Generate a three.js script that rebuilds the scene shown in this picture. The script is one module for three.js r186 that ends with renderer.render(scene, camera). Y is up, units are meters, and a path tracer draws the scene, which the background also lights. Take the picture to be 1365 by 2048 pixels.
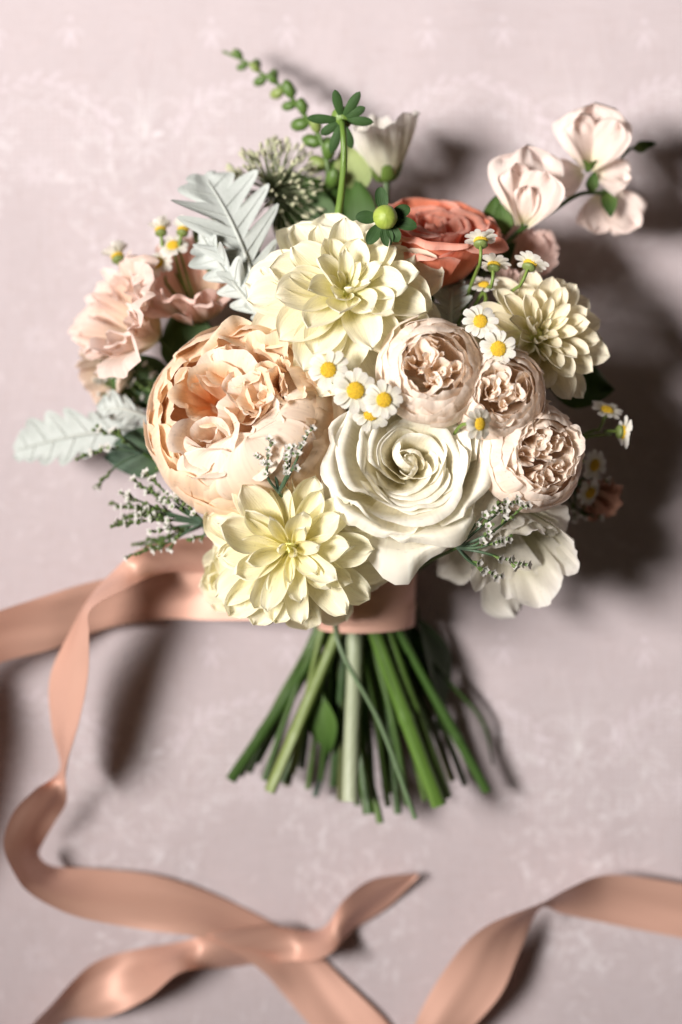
import * as THREE from 'three';
import { mergeGeometries, mergeVertices } from 'three/addons/utils/BufferGeometryUtils.js';
import { RectAreaLightUniformsLib } from 'three/addons/lights/RectAreaLightUniformsLib.js';

// ------------------------------------------------------------------ camera, light, exposure
const scene = new THREE.Scene();
const CAM_H = 1.0, FOV = 33.4;
const camera = new THREE.PerspectiveCamera(FOV, 682 / 1024, 0.05, 20);
camera.position.set(0, CAM_H, 0);
camera.up.set(0, 0, -1);
camera.lookAt(0, 0, 0);
camera.focus = 0.862;
camera.userData.fStop = 2.0;
scene.add(camera);

const renderer = new THREE.WebGLRenderer({ antialias: true });
renderer.setSize(682, 1024);
renderer.toneMapping = THREE.LinearToneMapping;
renderer.toneMappingExposure = 1.06;
renderer.shadowMap.enabled = true;

scene.background = new THREE.Color().setRGB(0.027, 0.020, 0.014);   // dim warm room around the table

RectAreaLightUniformsLib.init();
const WIN = { x: -1.05, y: 1.60, z: -0.10, ax: -0.20, ay: 1.60, az: -0.78, w: 0.62, h: 0.70 };
const windowLight = new THREE.RectAreaLight(new THREE.Color().setRGB(1.0, 0.945, 0.90), 108, WIN.w, WIN.h);
windowLight.position.set(WIN.x, WIN.y, WIN.z);
windowLight.lookAt(WIN.ax, WIN.ay, WIN.az);
scene.add(windowLight);

// ------------------------------------------------------------------ helpers
function rng(seed) { let a = seed >>> 0; return () => { a = (a + 0x6D2B79F5) | 0; let t = Math.imul(a ^ (a >>> 15), 1 | a); t = (t + Math.imul(t ^ (t >>> 7), 61 | t)) ^ t; return ((t ^ (t >>> 14)) >>> 0) / 4294967296; }; }
const hash3 = (x, y, z) => { let h = Math.imul(x, 374761393) + Math.imul(y, 668265263) + Math.imul(z, 1274126177); h = Math.imul(h ^ (h >>> 13), 1274126177); return ((h ^ (h >>> 16)) >>> 0) / 4294967295; };
function noise(x, y = 0, z = 0) {          // value noise, -1..1
  const X = Math.floor(x), Y = Math.floor(y), Z = Math.floor(z), f = (t) => t * t * (3 - 2 * t);
  const u = f(x - X), v = f(y - Y), w = f(z - Z), l = (a, b, t) => a + (b - a) * t;
  const c = (i, j, k) => hash3(X + i, Y + j, Z + k);
  return 2 * l(l(l(c(0, 0, 0), c(1, 0, 0), u), l(c(0, 1, 0), c(1, 1, 0), u), v), l(l(c(0, 0, 1), c(1, 0, 1), u), l(c(0, 1, 1), c(1, 1, 1), u), v), w) - 1;
}
const wav = (x, y, s) => 0.55 * Math.sin(x * 2.1 + s * 1.3 + 0.8 * Math.sin(y * 1.7 + s)) + 0.3 * Math.sin(x * 4.3 + y * 1.9 + s * 2.7) + 0.15 * Math.sin(x * 8.1 - y * 2.3 + s * 4.1);
const D2R = Math.PI / 180, TAU = Math.PI * 2;
const V = (x, y, z) => new THREE.Vector3(x, y, z);
const clamp = (x, a = 0, b = 1) => Math.min(b, Math.max(a, x));
const sstep = (a, b, x) => { const t = clamp((x - a) / (b - a)); return t * t * (3 - 2 * t); };
const mix = (a, b, t) => a + (b - a) * t;
const mix3 = (a, b, t) => [mix(a[0], b[0], t), mix(a[1], b[1], t), mix(a[2], b[2], t)];
function tab(T, u) {                        // smooth table lookup
  if (typeof T === 'number') return T;
  if (u <= T[0][0]) return T[0][1];
  for (let i = 1; i < T.length; i++) if (u <= T[i][0]) {
    const p0 = T[Math.max(0, i - 2)], p1 = T[i - 1], p2 = T[i], p3 = T[Math.min(T.length - 1, i + 1)];
    const h = p2[0] - p1[0], t = (u - p1[0]) / h;
    const m1 = i > 1 ? (p2[1] - p0[1]) / (p2[0] - p0[0]) * h : (p2[1] - p1[1]), m2 = i < T.length - 1 ? (p3[1] - p1[1]) / (p3[0] - p1[0]) * h : (p2[1] - p1[1]);
    const t2 = t * t, t3 = t2 * t;
    return (2 * t3 - 3 * t2 + 1) * p1[1] + (t3 - 2 * t2 + t) * m1 + (-2 * t3 + 3 * t2) * p2[1] + (t3 - t2) * m2;
  }
  return T[T.length - 1][1];
}
const SC = 2 * Math.tan(FOV * D2R / 2) / 2048;            // metres per photo pixel and metre of distance
const P = (px, py, h) => V((px - 682.5) * SC * (CAM_H - h), h, (py - 1024) * SC * (CAM_H - h));   // a place on the table top, h metres above it
const used = {};
function numbered(n) { used[n] = (used[n] ?? -1) + 1; return used[n] ? n + '_' + String(used[n]).padStart(3, '0') : n; }
function shade(m) { m.castShadow = true; m.receiveShadow = true; return m; }
function thing(name, label, category, group) {
  const g = new THREE.Group(); g.name = numbered(name); g.userData = { label, category };
  if (group) g.userData.group = group;
  scene.add(g); return g;
}
function place(g, [px, py, h], [ax, az, ay = 1], yc = 0, roll = 0) {  // axis leans by (ax to the right, az down the picture); yc = how far along the axis the given point lies
  const d = V(ax, ay, az).normalize();
  g.quaternion.setFromUnitVectors(V(0, 1, 0), d).multiply(new THREE.Quaternion().setFromAxisAngle(V(0, 1, 0), roll));
  g.position.copy(P(px, py, h)).addScaledVector(d, -yc);
  g.updateMatrixWorld(true); return g;
}
function part(g, name, geo, mat, turn = 0) { const m = shade(new THREE.Mesh(geo, mat)); m.name = name; m.rotation.y = turn; g.add(m); return m; }
function worldPart(g, name, geo, mat) { g.updateMatrixWorld(true); geo.applyMatrix4(g.matrixWorld.clone().invert()); return part(g, name, geo, mat); }
function grid(nu, nv, fn) {                                   // fn(u, v) -> {p:[x,y,z], c:[r,g,b], t:[s,t]}
  const pos = [], col = [], uv = [], idx = [];
  for (let i = 0; i <= nu; i++) for (let j = 0; j <= nv; j++) {
    const q = fn(i / nu, -1 + 2 * j / nv);
    pos.push(...q.p); col.push(...(q.c ?? [1, 1, 1])); uv.push(...(q.t ?? [j / nv, i / nu]));
    if (i < nu && j < nv) { const a = i * (nv + 1) + j, b = a + nv + 1; idx.push(a, b, a + 1, b, b + 1, a + 1); }
  }
  const g = new THREE.BufferGeometry();
  g.setAttribute('position', new THREE.Float32BufferAttribute(pos, 3)); g.setAttribute('color', new THREE.Float32BufferAttribute(col, 3));
  g.setAttribute('uv', new THREE.Float32BufferAttribute(uv, 2)); g.setIndex(idx); g.computeVertexNormals(); return g;
}
function tube(pts, rad, { n = 24, sides = 8, col = [1, 1, 1], cap = true, knobs = 0 } = {}) {   // tapered tube along smooth points
  const curve = new THREE.CatmullRomCurve3(pts, false, 'centripetal'), fr = curve.computeFrenetFrames(n, false);
  const g = grid(n, sides, (u, v) => {
    const i = Math.round(u * n), c = curve.getPointAt(u), a = v * Math.PI, nd = pts[0].x * 31.7 + pts[0].z * 17, r = tab(rad, u) * (1 + knobs * noise(u * 9, a, pts[0].x * 90) + (knobs ? 0.13 * Math.exp(-(((u - 0.62 - 0.3 * (nd - Math.floor(nd))) / 0.012) ** 2)) : 0));
    const q = c.addScaledVector(fr.normals[i], Math.cos(a) * r).addScaledVector(fr.binormals[i], Math.sin(a) * r);
    return { p: q.toArray(), c: Array.isArray(col[0]) ? mix3(col[0], col[1], u) : col, t: [v * 0.5 + 0.5, u * curve.getLength() * 40] };
  });
  if (!cap) return g;
  const out = [g];
  for (const e of [0, n]) {
    const c = curve.getPointAt(e / n), ring = [];
    for (let j = 0; j < sides; j++) { const a = j / sides * TAU, r = tab(rad, e / n); ring.push(c.clone().addScaledVector(fr.normals[e], Math.cos(a) * r).addScaledVector(fr.binormals[e], Math.sin(a) * r)); }
    const cc = e ? (Array.isArray(col[0]) ? col[1] : col).map((x, i) => mix(x, [0.42, 0.44, 0.26][i], 0.55)) : Array.isArray(col[0]) ? col[0] : col, pos = [...c.toArray()], cl = [...cc], uv = [0.5, 0], idx = [];
    ring.forEach((r, j) => { pos.push(...r.toArray()); cl.push(...cc); uv.push(0, 0); idx.push(0, 1 + j, 1 + (j + 1) % sides); });
    const k = new THREE.BufferGeometry(); k.setAttribute('position', new THREE.Float32BufferAttribute(pos, 3)); k.setAttribute('color', new THREE.Float32BufferAttribute(cl, 3));
    k.setAttribute('uv', new THREE.Float32BufferAttribute(uv, 2)); k.setIndex(idx); k.computeVertexNormals(); out.push(k);
  }
  return mergeGeometries(out);
}
function ball(r, sx, sy, sz, amp, freq, col, seed = 0, seg = 20) {
  const g = new THREE.SphereGeometry(r, seg, Math.round(seg * 0.7)), p = g.attributes.position, c = [];
  for (let i = 0; i < p.count; i++) {
    const v = V().fromBufferAttribute(p, i), n = 1 + amp * noise(v.x / r * freq + seed, v.y / r * freq, v.z / r * freq);
    p.setXYZ(i, v.x * sx * n, v.y * sy * n, v.z * sz * n); const k = typeof col === 'function' ? col(v.multiplyScalar(1 / r)) : col; c.push(...k);
  }
  g.setAttribute('color', new THREE.Float32BufferAttribute(c, 3)); g.computeVertexNormals(); return g;
}

// ------------------------------------------------------------------ textures and materials
function dataTex(n, m, fn, srgb) {
  const d = new Uint8Array(n * m * 4);
  for (let y = 0; y < m; y++) for (let x = 0; x < n; x++) { const c = fn(x / n, y / m), i = 4 * (y * n + x); d[i] = c[0] * 255; d[i + 1] = c[1] * 255; d[i + 2] = c[2] * 255; d[i + 3] = 255; }
  const t = new THREE.DataTexture(d, n, m); t.magFilter = THREE.LinearFilter; t.minFilter = THREE.LinearMipmapLinearFilter; t.generateMipmaps = true; t.wrapS = t.wrapT = THREE.RepeatWrapping;
  if (srgb) t.colorSpace = THREE.SRGBColorSpace; t.needsUpdate = true; return t;
}
const veinTex = dataTex(256, 256, (x, y) => {   // fine veins fanning along a petal
  const s = (x - 0.5) * (0.55 + 0.45 * y), a = 0.5 + 0.24 * noise(s * 46, y * 2.5, 3) + 0.14 * noise(s * 110, y * 5, 7) + 0.12 * noise(x * 60, y * 60, 9);
  return [a, a, a];
});
const mottleTex = dataTex(256, 256, (x, y) => {
  const a = 0.975 + 0.02 * noise(x * 9, y * 7, 1) + 0.03 * noise(x * 70, y * 5, 5) - 0.06 * sstep(0.62, 0.9, noise(x * 26, y * 22, 11));
  return [clamp(a + 0.01), clamp(a), clamp(a - 0.012)];
}, true);
const feltTex = dataTex(256, 256, (x, y) => { const a = 0.5 + 0.25 * noise(x * 90, y * 90, 1) + 0.25 * noise(x * 30, y * 30, 4); return [a, a, a]; });
function petalMat(o = {}) {
  return new THREE.MeshPhysicalMaterial({ vertexColors: true, map: mottleTex, roughness: 0.97, transmission: 0.40, thickness: 0, side: THREE.DoubleSide, bumpMap: veinTex, bumpScale: 0.00017, specularIntensity: 0.5, ...o });
}
const M = {
  petal: petalMat(),
  silk: petalMat({ transmission: 0.46, bumpScale: 0.00007 }),
  white: petalMat({ transmission: 0.40, roughness: 0.97, bumpScale: 0.00007 }),
  leaf: new THREE.MeshPhysicalMaterial({ vertexColors: true, map: mottleTex, roughness: 0.6, specularIntensity: 0.6, side: THREE.DoubleSide, bumpMap: veinTex, bumpScale: 0.00025 }),
  stem: new THREE.MeshPhysicalMaterial({ vertexColors: true, roughness: 0.45, bumpMap: veinTex, bumpScale: 0.0002 }),
  felt: new THREE.MeshPhysicalMaterial({ vertexColors: true, roughness: 0.95, sheen: 0.6, sheenColor: new THREE.Color(0.8, 0.85, 0.85), sheenRoughness: 0.5, bumpMap: feltTex, bumpScale: 0.0002, side: THREE.DoubleSide }),
  disc: new THREE.MeshStandardMaterial({ vertexColors: true, roughness: 0.8 }),
  satin: new THREE.MeshPhysicalMaterial({ color: new THREE.Color().setRGB(0.68, 0.405, 0.315), metalness: 0.28, roughness: 0.56, specularIntensity: 1, sheen: 0.5, sheenColor: new THREE.Color(0.95, 0.75, 0.70), sheenRoughness: 0.35, anisotropy: 0.6, anisotropyRotation: Math.PI / 2, side: THREE.DoubleSide }),
};
const G1 = [0.042, 0.094, 0.016], G2 = [0.085, 0.15, 0.03], G3 = [0.035, 0.075, 0.02], GP = [0.36, 0.40, 0.27], GB = [0.06, 0.10, 0.07];

// ------------------------------------------------------------------ petals
// A free petal: base at (r0, y0), runs outward along +x, rises by the angle table th (degrees).
function petal(o) {
  const { L, W, th = 30, cup = 0, fold = 0, ruffle = 0, rf = 3, um = 0.62, wb = 0.3, te = 2.2, tq = 0.5, r0 = 0, y0 = 0, curl = 0, jag = 0, jf = 4, twist = 0, nu = 12, nv = 10, c0, c1, cm = 0.45, seed = 0, c2 } = o;
  const mid = [[r0, y0, 0]], N = 60; let r = r0, y = y0;
  for (let i = 0; i < N; i++) { const a = tab(th, (i + 0.5) / N) * D2R; r += Math.cos(a) * L / N; y += Math.sin(a) * L / N; mid.push([r, y, a]); }
  return grid(nu, nv, (u, v) => {
    const len = clamp(u * (1 + jag * sstep(0.4, 1, u) * noise(v * jf + seed * 3.1, 5.5, seed)), 0, 1), k = len * N, i = Math.min(N - 1, Math.floor(k)), f = k - i;
    const mr = mix(mid[i][0], mid[i + 1][0], f), my = mix(mid[i][1], mid[i + 1][1], f), a = tab(th, len) * D2R;
    const t = (u - um) / (1 - um), w = W * (u < um ? mix(wb, 1, Math.sin(u / um * Math.PI / 2)) : Math.pow(Math.max(0, 1 - Math.pow(t, te)), tq));
    const al = tab(cup, u) * D2R; let x, d;
    if (Math.abs(al) < 1e-3) { x = w * v; d = 0; } else { const R = w / al; x = R * Math.sin(al * v); d = R * (1 - Math.cos(al * v)); }
    const e = Math.max(Math.abs(v), sstep(0.45, 1, u)) ** 2;
    d += tab(fold, u) * Math.abs(v) * w + ruffle * e * (0.35 + 0.65 * u) * wav(v * rf, u * rf, seed * 7.3) - curl * W * sstep(0.55, 1, Math.abs(v)) * sstep(0.3, 0.8, u);
    const tw = twist * u * v * w; d += tw;
    const q = sstep(0, 1, clamp(u / (cm * 2)));
    let c = mix3(c0, c1, q); if (c2) c = mix3(c, c2, sstep(0.72, 1, Math.max(u, Math.abs(v) * 0.95)));
    return { p: [mr - Math.sin(a) * d, my + Math.cos(a) * d, x], c, t: [v * 0.5 + 0.5, u] };
  });
}
// A petal wrapped round the flower's axis: radius and height tables over u, span in degrees.
function wrapPetal(o) {
  const { rt, yt, span, spiral = 0, edge = 0.25, pe = 3, ruffle = 0, rf = 3, ry = 0, notch = 0, point = 0, nu = 14, nv = 22, c0, c1, c2, cm = 0.45, seed = 0, lean = 0 } = o;
  return grid(nu, nv, (u, v) => {
    const uu = u * (1 - edge * Math.pow(Math.abs(v), pe)) * (1 - notch * Math.exp(-v * v * 40));
    const e = sstep(0.35, 1, u), n1 = wav(v * rf, u * 1.4, seed * 5.7), n2 = wav(v * rf * 2.1, u * 2, seed * 3.1 + 4);
    const ph = v * tab(span, u) * D2R / 2 + 0.06 * n2 * e;
    const rr = tab(rt, uu) + spiral * v + ruffle * e * (n1 + 0.45 * n2) + point * Math.exp(-v * v * 30) * sstep(0.75, 1, u) + lean * v * v * e;
    const yy = tab(yt, uu) + ry * e * wav(v * rf * 1.2, 4, seed * 3.3);
    const q = sstep(0, 1, clamp(u / (cm * 2)));
    let c = mix3(c0, c1, q); if (c2) c = mix3(c, c2, sstep(0.8, 1, u));
    return { p: [rr * Math.cos(ph), yy, -rr * Math.sin(ph)], c, t: [v * 0.5 + 0.5, u] };
  });
}
function leafGeo({ L, W, th = 0, fold = 0.25, teeth = 0, tn = 9, c0 = G1, c1 = G1, seed = 0, ruffle = 0.001, wb = 0.05, um = 0.4 }) {
  return petal({ L, W, th, fold, ruffle, rf: 2.5, um, wb, te: 1.5, tq: 0.85, nu: 22, nv: 8, c0, c1, seed, jag: 0, twist: 0.1 });
}
// direction helpers: put a geometry that runs along +x with its face up (+y) at a place on the table, heading dx (right) dz (down the picture), rising by slope
function aim(geo, [px, py, h], [dx, dz], slope = 0, bank = 0) {
  const f = V(dx, slope, dz).normalize(), up0 = V(0, 1, 0), s = V().crossVectors(f, up0).normalize(), up = V().crossVectors(s, f);
  up.applyAxisAngle(f, bank); s.applyAxisAngle(f, bank);
  return geo.applyMatrix4(new THREE.Matrix4().makeBasis(f, up, s).setPosition(P(px, py, h)));
}
// every stem runs through the ribbon binding and out to a cut end
const BIND = { px: 737, py: 1190, h: 0.031, r: 0.024 };
function stemOf(g, from, [bx, bh], end, rad, col = [G1, G2], via = []) {
  const pts = [from, ...via, P(BIND.px + bx * 0.55, 1110, BIND.h + bh + 0.012), P(BIND.px + bx, BIND.py, BIND.h + bh)];
  if (end) for (const e of (Array.isArray(end[0]) ? end : [end])) pts.push(P(...e));
  return worldPart(g, 'stem', tube(pts, rad, { n: 110, sides: 9, col, knobs: 0.16 }), M.stem);
}
function shortStem(g, pts, rad, col = [G2, G1], n = 18) { return worldPart(g, 'stem', tube(pts, rad, { n, sides: 7, col, knobs: 0.06 }), M.stem); }

// ------------------------------------------------------------------ the cloth and the window
{
  const CW = 2048, CH = 1464, cv = document.createElement('canvas'); cv.width = CW; cv.height = CH; const c = cv.getContext('2d'), R = rng(5);
  c.fillStyle = 'rgb(183,172,175)'; c.fillRect(0, 0, CW, CH);
  for (let i = 0; i < 7000; i++) { c.fillStyle = R() < 0.5 ? 'rgba(195,183,185,0.4)' : 'rgba(171,156,156,0.4)'; c.fillRect(R() * CW, R() * CH, 3 + R() * 50, 2); c.fillRect(R() * CW, R() * CH, 2, 3 + R() * 50); }
  const W = (a) => `rgba(223,217,223,${a})`;
  const leafMark = (x, y, a, l, w, al) => { for (const dx of [-CW, 0, CW]) { if (x + dx < -90 || x + dx > CW + 90) continue; c.save(); c.translate(x + dx, y); c.rotate(a); c.fillStyle = W(al); c.beginPath(); c.ellipse(l / 2, 0, l / 2, w / 2, 0, 0, TAU); c.fill(); c.restore(); } };
  const vine = (x0, y0, x1, y1, bow, n, l, al) => { for (let i = 0; i <= n; i++) { const t = i / n, X = mix(x0, x1, t) + bow * Math.sin(t * Math.PI) * (y1 - y0) / 200, Y = mix(y0, y1, t) - bow * Math.sin(t * Math.PI) * (x1 - x0) / 200, q = Math.atan2(y1 - y0, x1 - x0); leafMark(X, Y, q + (i % 2 ? 0.75 : -0.75) + (R() - 0.5) * 0.3, l * (0.7 + 0.6 * R()), l * 0.36, al); leafMark(X, Y, q, (Math.hypot(x1 - x0, y1 - y0) / n) * 1.1, 5, al); } };
  const curlMark = (x, y, a, s, dir, al) => { for (let i = 0; i < 22; i++) { const t = i / 22, r = s * (1 - 0.78 * t), q = a + dir * t * 5; leafMark(x + Math.cos(q) * r, y + Math.sin(q) * r, q + dir * Math.PI / 2, 6 + s * 0.26 * (1 - 0.7 * t), 4 + s * 0.09, al); } };
  const sprig = (x, y) => { for (const [a, l] of [[0.30, 44], [-0.30, 44]]) leafMark(x, y + 6, Math.PI / 2 + a, l, 12, 0.26); leafMark(x - 4, y, Math.PI - 0.6, 36, 10, 0.2); leafMark(x + 4, y, 0.6, 36, 10, 0.2); leafMark(x - 8, y - 18, 0, 16, 16, 0.26); };
  const PX = 512;
  for (let k = 0; k < 4; k++) {
    const ox = k * PX;
    sprig(ox + 166, 60); sprig(ox + 500, 66);
    const stroke = (al, lw, f) => { for (const dx of [-CW, 0, CW]) { c.save(); c.translate(dx, 0); c.strokeStyle = W(al); c.lineWidth = lw; c.lineCap = 'round'; c.beginPath(); f(); c.stroke(); c.restore(); } };
    for (const [rx, ry, l, al] of [[172, 140, 30, 0.26], [146, 112, 17, 0.24], [118, 86, 24, 0.2]]) { const nb = Math.round(rx / 6); for (let i = 0; i <= nb; i++) { const q = Math.PI * (1.02 + 0.96 * i / nb), w = 1 + 0.05 * noise(i * 0.7, rx, k); leafMark(ox + 86 + Math.cos(q) * rx * w, 330 + Math.sin(q) * ry * w, q + Math.PI / 2 + (i % 2 ? 0.5 : -0.5) + (R() - 0.5) * 0.5, l * (0.7 + 0.7 * R()), l * 0.34, al); } }
    for (const sd of [-1, 1]) for (let i = 0; i < 7; i++) stroke(0.09, 9 - i * 0.6, () => { c.moveTo(ox + 342, 330 - i * 6); c.bezierCurveTo(ox + 342 + sd * 14, 250 - i * 16, ox + 342 + sd * (90 - i * 8), 260 - i * 22, ox + 342 + sd * (104 - i * 13), 196 - i * 13); });
    for (let y = 210; y < 470; y += 13) for (let x = 0; x < PX; x += 13) { const d = Math.hypot((x - 86 - (x > 342 ? 512 : 0)) / 120, (y - 330) / 92), n = noise(x * 0.02 + k * 3, y * 0.02, 4); if (d < 1 || n > 0.1) leafMark(ox + x + (y % 26 ? 6 : 0), y, 0.8, 8, 6, 0.24); }
    for (const s of [-1, 1]) { curlMark(ox + 342 + s * 62, 270, s > 0 ? Math.PI : 0, 46, s, 0.13); curlMark(ox + 342 + s * 120, 350, s > 0 ? 2.4 : 0.7, 58, -s, 0.11); curlMark(ox + 342 + s * 58, 430, s > 0 ? 1.2 : 1.9, 40, s, 0.12); vine(ox + 342 + s * 20, 560, ox + 342 + s * 190, 420, s * 30, 9, 26, 0.18); vine(ox + 342 + s * 10, 700, ox + 342 + s * 120, 560, -s * 22, 7, 24, 0.16); }
    for (let i = 0; i < 9; i++) { const q = i / 9 * TAU; leafMark(ox + 342 + Math.cos(q) * 10, 340 + Math.sin(q) * 10, q, 44, 15, 0.24); leafMark(ox + 86 + Math.cos(q) * 8, 400 + Math.sin(q) * 8, q, 34, 12, 0.2); leafMark(ox + 86 + Math.cos(q) * 7, 800 + Math.sin(q) * 7, q, 30, 11, 0.16); }
    for (let i = 0; i < 170; i++) { const t = R(), w = 1 - 0.6 * t; leafMark(ox + 342 + (R() - 0.5) * 470 * w, 190 + 150 * R() * (1 - t) + t * 640, R() * TAU, 14 + R() * 34, 6 + R() * 7, 0.24); }
    for (let i = 0; i < 10; i++) leafMark(ox + 342 + (R() - 0.5) * 14, 700 + i * 34, (i % 2 ? 0.8 : Math.PI - 0.8), 36, 12, 0.18);
    for (let i = 0; i < 90; i++) leafMark(ox + R() * PX, 600 + R() * 800, R() * TAU, 14 + R() * 28, 6 + R() * 6, 0.18);
  }
  const tx = new THREE.CanvasTexture(cv); tx.colorSpace = THREE.SRGBColorSpace; tx.wrapS = tx.wrapT = THREE.RepeatWrapping; tx.anisotropy = 8;
  const weave = dataTex(512, 512, (x, y) => { const a = 0.5 + 0.2 * Math.sin(x * TAU * 128) * Math.sin(y * TAU * 128) + 0.14 * noise(x * 128, y * 16, 2) + 0.14 * noise(x * 16, y * 128, 6); return [a, a, a]; });
  weave.repeat.set(4, 4);
  const g = grid(220, 220, (u, v) => {
    const x = v * 0.8, z = (u * 2 - 1) * 0.8, h = 0.0009 * noise(x * 14 + z * 6, z * 9, 1) + 0.0005 * noise(x * 40, z * 30, 5) - 0.0016;
    return { p: [x, h, z], t: [(x + 0.2) / 0.508, (-z - 0.3) / 0.363] };
  });
  const m = shade(new THREE.Mesh(g, new THREE.MeshPhysicalMaterial({ map: tx, roughness: 0.85, sheen: 0.25, sheenColor: new THREE.Color(0.9, 0.88, 0.92), sheenRoughness: 0.5, bumpMap: weave, bumpScale: 0.00012, side: THREE.DoubleSide })));
  m.name = 'table_cloth'; m.userData = { kind: 'structure', label: 'pale mauve cloth with white woven lace pattern' }; scene.add(m);

  const win = new THREE.Group(); win.name = 'window'; win.userData = { kind: 'structure' }; scene.add(win);
  win.position.set(WIN.x, WIN.y, WIN.z); win.lookAt(WIN.ax, WIN.ay, WIN.az);
  const fm = new THREE.MeshStandardMaterial({ color: new THREE.Color(0.6, 0.58, 0.55), roughness: 0.6 });
  const bar = (w, h, x, y) => { const b = new THREE.BoxGeometry(w, h, 0.03); b.translate(x, y, -0.03); return b; };
  part(win, 'window_frame', mergeGeometries([bar(WIN.w + 0.08, 0.04, 0, WIN.h / 2 + 0.02), bar(WIN.w + 0.08, 0.04, 0, -WIN.h / 2 - 0.02), bar(0.04, WIN.h, WIN.w / 2 + 0.02, 0), bar(0.04, WIN.h, -WIN.w / 2 - 0.02, 0)]), fm);
  const pane = new THREE.PlaneGeometry(WIN.w, WIN.h); pane.translate(0, 0, -0.035);
  part(win, 'window_pane', pane, new THREE.MeshStandardMaterial({ color: 0x111111, emissive: new THREE.Color(0.9, 0.93, 1), emissiveIntensity: 1.5 }));
}

// ------------------------------------------------------------------ dahlias
function dahlia(label, o) {
  const { at, lean, roll = 0, n, R, seed, Lmin = 0.006, wf = 0.27, e0 = 84, e1 = -4, spread = 1, pal, cupF = 1, ruffle = 0.0015, dome = 0.012, tipQ = 0.6, um = 0.6, pw = 0.62, jit = 1, curlUp = 22 } = o;
  const g = thing('dahlia', label, 'dahlia', 'cream dahlias in the bouquet'), r = rng(seed); place(g, at, lean, o.yc ?? 0.012, roll);
  for (let k = 0; k < n; k++) {
    const t = Math.pow((k + 0.5) / n, pw), L = mix(Lmin, R, Math.pow(t, 0.85)) * (1 + (r() - 0.5) * 0.16 * jit), el = mix(e0, e1, Math.pow(t, 0.8)) + (r() - 0.5) * 18 * jit;
    const W = L * (t < 0.3 ? 0.2 : wf) * (1 + (r() - 0.5) * 0.25) + 0.0007, c = mix(80, 34, t) * cupF;
    const geo = petal({ L, W, th: [[0, el + 12], [0.45, el + 2], [0.8, el + mix(18, -6, t) + (r() - 0.5) * 16 * jit], [1, el + mix(34, curlUp - 40, t) + (r() - 0.5) * 44 * jit]], cup: [[0, c * 1.3 + 30], [0.35, c * 1.05], [0.75, c * (0.75 + 0.4 * r())], [1, c * 0.6]], fold: [[0, 0.1], [0.6, 0.05], [1, 0.25 * r()]],
      ruffle: ruffle * (0.4 + t), rf: 1.7, um, wb: 0.28, te: 2.1, tq: tipQ, r0: 0.001 + 0.0055 * Math.sqrt(t), y0: dome * (1 - t * t), curl: (r() - 0.55) * 0.25 * jit, twist: (r() - 0.5) * 0.7 * jit, nu: 14, nv: 10, seed: k + seed * 13.1,
      c0: pal[0], c1: pal[1], c2: pal[2], cm: 0.34 });
    part(g, 'petal', geo, M.petal, k * 2.39996 + (r() - 0.5) * 0.25 * jit);
  }
  part(g, 'petal_core', ball(0.006, 1, 1.5, 1, 0.1, 3, pal[3] ?? pal[0], seed), M.disc).position.y = dome * 0.4;
  return g;
}
const creamA = [[0.88, 0.86, 0.42], [0.95, 0.92, 0.72], [0.96, 0.94, 0.80], [0.80, 0.80, 0.36]];
const creamB = [[0.92, 0.87, 0.42], [0.95, 0.92, 0.68], [0.96, 0.94, 0.77], [0.76, 0.76, 0.28]];
const creamC = [[0.76, 0.75, 0.40], [0.94, 0.88, 0.68], [0.95, 0.91, 0.76], [0.66, 0.68, 0.28]];
{
  const a = dahlia('wide cream dahlia above the big white rose, fully open with a pale yellow heart', { at: [697, 572, 0.135], lean: [0.05, -0.42], n: 52, R: 0.050, seed: 3, pal: creamA, wf: 0.31, e1: -10, yc: 0.016 });
  stemOf(a, a.position.clone(), [-22, 0.004], [700, 1604, 0.058], [[0, 0.004], [0.5, 0.0042], [1, 0.0048]], [G1, GP]);
  const b = dahlia('loose cream dahlia with twisted petals hanging over the satin binding', { at: [580, 1098, 0.134], lean: [-0.10, 0.16], n: 70, R: 0.050, seed: 11, pal: creamB, wf: 0.25, e0: 82, e1: -34, pw: 0.58, jit: 1.7, cupF: 1.25, ruffle: 0.003, Lmin: 0.014, tipQ: 0.52, yc: 0.016, dome: 0.014, curlUp: 34 });
  stemOf(b, b.position.clone(), [-6, 0.014], [878, 1611, 0.05], [[0, 0.0035], [0.55, 0.0040], [1, 0.0046]], [G1, [0.10, 0.19, 0.03]]);
  const c = dahlia('small cream dahlia with spoon-shaped petals beside the blush spray roses', { at: [1078, 668, 0.112], lean: [0.22, -0.30], n: 56, R: 0.0365, seed: 23, pal: creamC, wf: 0.24, e0: 86, e1: 2, cupF: 1.35, jit: 0.75, ruffle: 0.0006, tipQ: 0.62, yc: 0.013, dome: 0.012, Lmin: 0.005, curlUp: 46 });
  stemOf(c, c.position.clone(), [16, 0.008], [890, 1597, 0.043], [[0, 0.003], [1, 0.0039]], [G1, G2]);
  const d = dahlia('half-open little cream dahlia tucked under the loose cream dahlia', { at: [462, 1160, 0.088], lean: [-0.35, 0.25], n: 30, R: 0.018, seed: 31, pal: creamB, wf: 0.4, e0: 86, e1: 40, cupF: 1.2, jit: 1.1, ruffle: 0.001, yc: 0.01, dome: 0.008, Lmin: 0.008, curlUp: 80 });
  stemOf(d, d.position.clone(), [-40, 0.0], [463, 1560, 0.03], [[0, 0.002], [0.5, 0.0027], [1, 0.0033]], [G1, G1]);
}

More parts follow.
